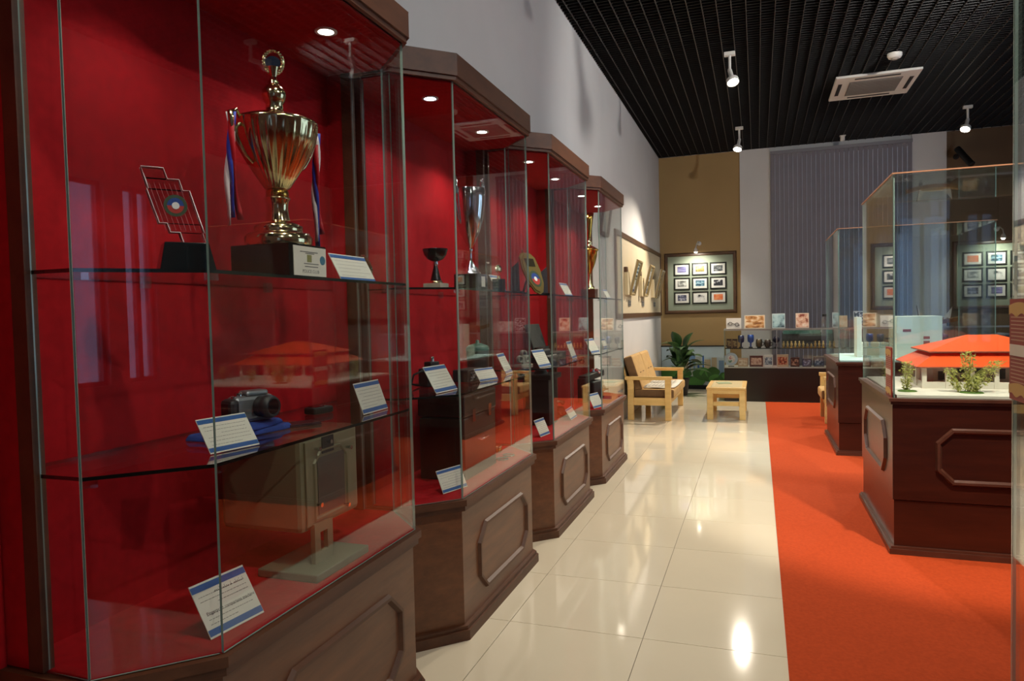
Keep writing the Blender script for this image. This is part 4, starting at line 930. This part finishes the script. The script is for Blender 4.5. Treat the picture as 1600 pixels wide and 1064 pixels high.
def souvenir_cup(x, label, col, hgt, kind):
    t = thing('souvenir_cup', label, 'souvenir', (x, CYY, SZ2)); mt = M('cup_' + col.strip('#'), col, .3)
    MB().lathe([(.035, 0), (.035, .015), (.028, .02)], 16).build('foot', DG, t)
    if kind == 0: MB().lathe([(.014, 0), (.014, hgt * .3), (.05, hgt * .42), (.055, hgt * .7), (.05, hgt * .95), (.044, hgt * .95), (.03, hgt * .5)], 18, (0, 0, .02)).build('cup', mt, t)
    elif kind == 1:
        MB().lathe([(.012, 0), (.014, .05)], 14, (0, 0, .02)).build('stem', mt, t); MB().sphere((0, 0, hgt * .68), hgt * .30, 16, 10).build('globe', mt, t)
    else:
        MB().lathe([(.05, 0), (.055, hgt * .5), (.05, hgt), (.044, hgt), (.04, .02)], 16, (0, 0, .02)).build('bowl', mt, t); MB().tube([(.05, 0, .04), (.08, 0, .05), (.08, 0, hgt * .7), (.05, 0, hgt * .8)], .008, 8).build('handle', mt, t)
for x, lb, cl, hg, kd in ((-.28, 'dark navy goblet souvenir, left one of the pair on the upper counter shelf', '#22284a', .21, 0), (-.12, 'royal blue goblet souvenir on the upper counter shelf', '#274a96', .22, 0), (.02, 'bronze brown mug on the upper counter shelf beside the blue goblet', '#4a3d28', .13, 2), (.16, 'small dark brown mug on the upper counter shelf', '#2f2119', .12, 2), (.30, 'dark globe trophy souvenir on the upper counter shelf', '#1d1a2e', .21, 1)):
    souvenir_cup(x, lb, cl, hg, kd)
for k, x in enumerate((-.48, -.385)):
    t = thing('carved_plaque', 'small dark carved plaque, %s on the upper counter shelf' % ('leftmost' if k == 0 else 'second from the left'), 'souvenir', (x, CYY, SZ2)); MB().box(-.042, .042, -.012, .012, 0, .16).build('board', M('carved_dark', '#3a2118', .5, vary=.3, scale=30), t, bevel=.003); MB().box(-.03, .03, -.016, -.012, .03, .13).build('relief', picture('carving', ['#2a1712', '#6d5436', '#9a8a5c'], 40), t)
ORD = ['first','second','third','fourth','fifth','sixth','seventh','eighth','ninth','tenth','eleventh']
for k in range(11):
    x = .42 + k * .063
    t = thing('gold_figurine', ORD[k] + ' tiny gold figurine along the upper shelf from the dark globe', 'souvenir', (x, CYY, SZ2), group='tiny gold figurines')
    hg = .10 if k not in (6, 7) else .06
    MB().lathe([(.022, 0), (.022, .012), (.01, .016)], 12).build('foot', GOLDD, t); MB().lathe([(.008, 0), (.018, hg * .3), (.02, hg * .55), (.008, hg * .68), (.013, hg * .8), (.011, hg * .93), (.003, hg)], 12, (0, 0, .014)).build('figure', M('cream_gold', '#cdb377', .35, .4), t)
t = thing('souvenir_plate', 'round painted plate standing at the left end of the counter', 'plate', (-.45, CYY, SZ1))
MB().lathe([(.02, 0), (.075, .004), (.115, .018), (.113, .022), (.07, .009), (.02, .006)], 32, (0, 0.02, .13), axis=(0, -1, .25)).build('plate', M('plate_glaze', '#aebac6', .2), t)
MB().lathe([(.068, .0), (.066, .002)], 28, (0, .012, .132), axis=(0, -1, .25)).build('painting', picture('plate_paint', ['#b04a4a', '#d8d5cc', '#3f6d52'], 16), t); MB().box(-.05, .05, -.02, .06, 0, .012).build('stand', DG, t)
def smallbox(x, z, w_, h_, label, col, pc, y=CYY):
    t = thing('souvenir_box', label, 'box', (x, y, z)); MB().box(-w_ / 2, w_ / 2, 0, .09, 0, h_).build('carton', M('carton_' + col.strip('#'), col, .5), t, bevel=.002)
    MB().box(-w_ * .4, w_ * .4, -.002, 0, h_ * .18, h_ * .82).build('label_panel', picture('boxprint_' + pc[0].strip('#'), pc, 26), t)
smallbox(-.25, SZ1, .17, .15, 'pale pink gift box on the counter deck beside the plate', '#b89a80', ['#a37f68', '#cdb59a', '#d8c8b4'])
smallbox(-.03, SZ1, .22, .19, 'dark red gift box with pink label on the counter deck', '#5a1c18', ['#8a4a40', '#c89a86', '#d9b7a4'])
smallbox(.17, SZ1, .15, .20, 'white framed gift box in the middle of the counter deck', '#cfcfca', ['#3b4c5c', '#7c93a3', '#e6e9ea'])
smallbox(.40, SZ1, .19, .21, 'red patterned gift box beside the counter mullion', '#c2ab90', ['#4a1a14', '#b24a32', '#d8b08a'])
smallbox(.60, SZ1, .14, .16, 'low brown gift box on the right half of the counter deck', '#4b2620', ['#2b1512', '#7a3d31', '#c99b84'])
smallbox(.79, SZ1, .14, .14, 'navy gift box on the right half of the counter deck', '#1f2950', ['#1a2140', '#36457c', '#8c97b8'])
smallbox(.98, SZ1, .16, .17, 'blue grey gift box at the right end of the counter deck', '#39435c', ['#252d42', '#56627e', '#aab2c2'])
t = thing('teal_tray', 'teal display tray at the back of the counter', 'tray', (.72, 13.22, SZ2)); MB().obox((0, 0, .13), (.32, 0, 0), (0, .012, -.004), (0, .03, .12)).build('panel', M('tray_black', '#14120f', .5), t); MB().obox((0, .03, .26), (.30, 0, 0), (0, .012, 0), (0, .008, .03)).build('teal_strip', M('tray_teal', '#2f5a52', .5), t)
def stand_photo(x, w_, h_, label, mt, white='#cfccc4', y=12.93):
    t = thing('stand_photo', label, 'picture', (x, y, SZT)); t.rotation_euler = (R(-8), 0, 0)
    MB().box(-w_ / 2, w_ / 2, 0, .008, 0, h_).build('board', M('photo_paper_' + white.strip('#'), white, .5), t)
    if mt: MB().box(-w_ * .45, w_ * .45, -.0015, 0, h_ * .06, h_ * .94).build('print', mt, t)
    MB().obox((0, .03, h_ * .3), (.015, 0, 0), (0, .002, 0), (0, .018, h_ * .3)).build('strut', DG, t)
    return t
t = stand_photo(-.40, .25, .19, 'white photo of handcuffs standing on the counter', None)
for sx in (-1, 1): MB().tube([(sx * .055 + .03 * math.cos(a), -.004, .085 + sx * -.008 + .028 * math.sin(a)) for a in [2 * math.pi * i / 18 for i in range(19)]], .004, 6).build('printed_cuff', INK, t)
MB().tube([(-.028, -.004, .10), (0, -.004, .088), (.028, -.004, .085)], .004, 6).tube([(-.085, -.004, .10), (-.10, -.004, .085)], .006, 6).tube([(.085, -.004, .07), (.10, -.004, .06)], .006, 6).build('printed_chain', INK, t)
stand_photo(-.05, .34, .235, 'warm toned photo of clasped hands standing on the counter', picture('print_hands', ['#7a4a22', '#c08a4e', '#e6d2b0'], 10, (1, 1, 2)), '#d9cdb4')
stand_photo(.34, .21, .255, 'pale teal photo of a ship standing on the counter', picture('print_ship', ['#3a5058', '#8fb0b6', '#a9c6c8'], 9), '#b7c8c8')
stand_photo(.72, .21, .255, 'red brown photo of figures standing on the counter', picture('print_figures', ['#8a3f28', '#d9a88a', '#ead6c2'], 16), '#e0cdb8')
stand_photo(1.32, .20, .20, 'pale orange photo standing behind the far island case', picture('print_sand', ['#b98e66', '#d6b48e', '#e4d3b8'], 8), '#d8c3a4')
stand_photo(1.62, .22, .27, 'black and white checked photo grid standing behind the far island case', picture('print_check', ['#2e2f33', '#c7c8ca', '#e2e3e4'], 40, hard=True), '#c9cacb')
stand_photo(1.92, .32, .21, 'pale sketch photo standing on the second counter', picture('print_pale', ['#9a9c92', '#cfd0c6', '#dcdcd2'], 12), '#c8c9be')
stand_photo(3.40, .14, .26, 'tall dark photo, left one on the right-hand counter', picture('print_maroon', ['#241715', '#5a3a34', '#8a7468'], 12), '#5a4a48')
stand_photo(4.02, .17, .30, 'tall dark photo with white edge on the right-hand counter', picture('print_night', ['#15100f', '#3c2a26', '#9a938a'], 12), '#c5cdd4')
t = thing('glass_jar', 'clear glass jar with dark lid standing on the counter end', 'jar', (1.08, 12.95, SZT)); MB().lathe([(.06, 0), (.065, .02), (.065, .14), (.05, .17), (.045, .19)], 20).build('jar', ACR, t); MB().lathe([(.05, 0), (.05, .035), (.045, .04)], 20, (0, 0, .19)).build('lid', BLACKM, t)
# model boat and caps on the right
t = thing('model_boat', 'model sailing boat with two pale sails on the back counter', 'model boat', (2.72, 13.05, SZT))
mb = MB(); N = 8; vs_ = []
for i in range(N + 1):
    f = i / N * 2 - 1; wd = .075 * (1 - f * f) + .004; z0 = .03 + .07 * f * f
    vs_ += [(f * .42, -wd, z0 + .07), (f * .42, 0, z0), (f * .42, wd, z0 + .07)]
fs = []
for i in range(N): fs += [(3 * i, 3 * i + 1, 3 * i + 4, 3 * i + 3), (3 * i + 1, 3 * i + 2, 3 * i + 5, 3 * i + 4), (3 * i + 2, 3 * i, 3 * i + 3, 3 * i + 5)]
mb.add(vs_, fs); mb.build('hull', wood('boat_wood', '#7a4f1e', '#a5732e', .4, 3), t)
MB().box(-.18, .12, -.04, .04, .09, .14).build('cabin', M('boat_gold', '#9c7a3c', .4), t)
for sx in (-1, 1):
    MB().tube([(sx * .22, 0, .08), (sx * .26, 0, .34)], .006, 8).build('mast', M('boat_mast', '#54371c', .5), t)
    o = MB().add([(sx * .23, 0, .12), (sx * .13, .01, .14), (sx * .265, 0, .33)], [(0, 1, 2)]).build('sail', M('sail_white', '#d9d4c8', .7), t); so = o.modifiers.new('thickness', 'SOLIDIFY'); so.thickness = .003
for sx in (-1, 1): MB().box(sx * .2 - .02, sx * .2 + .02, -.04, .04, 0, .055).build('cradle', DG, t)
for x, yy, cl, lb in ((2.62, 12.4, '#2b3566', 'dark blue peaked cap on a stand behind the house model'), (3.45, 12.4, '#3c4350', 'grey peaked cap with white band on a stand behind the house model')):
    t = thing('peaked_cap', lb, 'cap', (x, yy, .007)); MB().lathe([(.16, 0), (.16, .02), (.03, .03), (.025, .98), (.09, 1.0), (.09, 1.01)], 20).build('stand', BLACKM, t)
    MB().lathe([(.11, 0), (.112, .05), (.15, .09), (.155, .11), (.10, .14), (.02, .15)], 28, (0, 0, 1.01)).build('crown', M('cap_' + cl.strip('#'), cl, .7), t); MB().lathe([(.113, .0), (.115, .03)], 28, (0, 0, 1.015)).build('band', M('cap_band', '#c9cdd6', .5), t)
    MB().add([(.10 * math.cos(a), .10 * math.sin(a), 1.015) for a in [math.pi + math.pi * i / 12 for i in range(13)]] + [(.125 * math.cos(a), .17 * math.sin(a), .985) for a in [math.pi + math.pi * i / 12 for i in range(13)]], [(i, i + 1, 14 + i, 13 + i) for i in range(12)], 0, True).build('peak', BLACK, t)

# ------------------------------------------------------------------ ceiling fittings
TL = emis('track_lens', '#fff4e0', 60.0)
def track_light(x, y, target, label, watt=TRACK_W, angle=75, col=(1, .88, .72)):
    t = thing('track_spotlight', label, 'spotlight', (x, y, ZC), group='ceiling spotlights')
    MB().box(-.065, .065, -.035, .035, -.045, 0).build('mount', WPLAS, t, bevel=.005)
    MB().tube([(0, 0, -.04), (0, 0, -.20)], .017, 12).build('stem', WPLAS, t)
    d = (Vector(target) - Vector((x, y, ZC - .30))).normalized(); c = Vector((0, 0, -.22))
    MB().lathe([(.02, -.02), (.026, 0), (.028, .10), (.05, .13), (.072, .15), (.075, .20), (.068, .205), (.060, .19)], 24, c, axis=d, cap=True).build('head', WPLAS, t)
    MB().lathe([(.064, .192), (.064, .196), (.01, .202)], 24, c, axis=d).build('lens', TL, t)
    p = Vector((x, y, ZC)) + c + d * .24
    spot(t, p, target, watt, angle, .5, col, .05)
track_light(-.296, 9.117, (.7, 7.0, 0), 'white ceiling spotlight nearest the camera, above the tiles', TRACK_W * .75, 95)
track_light(-.272, 12.864, (-1.0, 11.0, .3), 'white ceiling spotlight in front of the tan wall, aimed at the sofa', TRACK_W * 1.3, 95)
track_light(3.172, 13.021, (1.9, 11.0, .6), 'white ceiling spotlight in front of the brown wall', TRACK_W * .8, 95)
track_light(-.30, 5.3, (-.5, 5.8, 0), 'added unseen ceiling spotlight over the tiles between the cabinets and the island cases', TRACK_W * .5, 95)  # out-of-view lamp added to fill the floor light
track_light(1.50, 3.3, (1.40, 5.5, 1.0), 'white ceiling spotlight in front of the house model case', TRACK_W * 1.5, 50)
track_light(1.55, 7.0, (1.5, 8.6, 1.0), 'added unseen ceiling spotlight above the white building model case', TRACK_W * .8, 60, (.85, .95, 1))  # lamp added out of view to brighten this model
track_light(-.30, 1.4, (-.3, 2.2, 0), 'added unseen ceiling spotlight over the tiles beside the big gold trophy cabinet', TRACK_W * .32, 95)  # added fill lamp for the near floor, out of view
track_light(3.1, 2.0, (2.6, 2.6, 0), 'added unseen ceiling spotlight behind the tall vitrine', TRACK_W * .2)  # weak fill lamp, added out of view
for k, (yy, nm) in enumerate(((-1.5, 'behind the camera'), (1.2, 'level with the big gold trophy'), (4.0, 'level with the silver cup'), (6.6, 'level with the farthest cabinet'))):  # unseen lamps added to stand in for ambient light on the left wall
    track_light(2.6, yy, (XW, yy + (2.2 if k < 3 else 5.2), 3.2), 'added unseen fill spotlight aimed at the left wall, ' + nm, TRACK_W * (.2, .2, .2, .55)[k], 110, (1, .96, .92))
t = thing('cassette_unit', 'square white ceiling air-conditioning cassette with grille', 'air conditioner', (1.565, 11.2, ZC))
hx, hy = .525, .55
mb = MB()
for (a, b, c_, d) in ((-hx, hx, -hy, -.43), (-hx, hx, .43, hy), (-hx, -.43, -.43, .43), (.43, hx, -.43, .43), (-.43, -.34, -.43, .43), (.34, .43, -.43, .43)): pass
MB().box(-hx, hx, -hy, hy, -.035, 0).build('fascia', WPLAS, t, bevel=.008)
g = MB().box(-.33, .33, -.33, .33, -.040, -.035).build('grille', M('grille_dark', '#5d5752', .5), t)
sl = MB().box(-.32, .32, -.008, .008, -.046, -.040).build('slat', M('grille_slat', '#847d75', .5), g, (0, -.30, 0))
for k in range(1, 16): part_copy(sl, g, (0, -.30 + k * .04, 0))
for (a, b, c_, d) in ((-.28, .28, -.47, -.42), (-.28, .28, .42, .47), (-.47, -.42, -.28, .28), (.42, .47, -.28, .28)): MB().box(a, b, c_, d, -.038, -.030).build('air_vent', M('vent_black', '#15110f', .6), t)
t = thing('smoke_detector', 'round white smoke detector on the black ceiling', 'smoke detector', (1.643, 9.979, ZC)); MB().lathe([(.085, 0), (.085, -.03), (.07, -.055), (.05, -.06)][::-1], 24).build('housing', WPLAS, t); MB().lathe([(.03, -.075), (.045, -.06)], 18).build('sensor_cap', M('sensor_grey', '#a8a39a', .5), t)
t = thing('ceiling_sensor', 'tiny white sensor at the ceiling edge above the blind', 'sensor', (1.50, 14.3, ZC)); MB().lathe([(.02, -.10), (.04, -.09), (.04, -.02), (.03, 0)], 14).build('body', WPLAS, t); MB().box(-.05, .05, -.05, .05, -.012, 0).build('plate', WPLAS, t)
t = thing('security_camera', 'black security camera on the brown wall near the white pilaster', 'camera', (3.42, YB - .012, 4.28))
MB().lathe([(.05, 0), (.05, .02)], 16, axis=(0, -1, 0)).build('base', BLACKM, t); MB().tube([(0, -.02, 0), (0, -.15, .04)], .015, 8).build('arm', BLACKM, t)
MB().lathe([(.05, 0), (.055, .02), (.055, .42), (.06, .43), (.05, .44)], 18, (-.02, -.16, .12), axis=(.45, -.5, -.85)).build('housing', BLACKM, t)
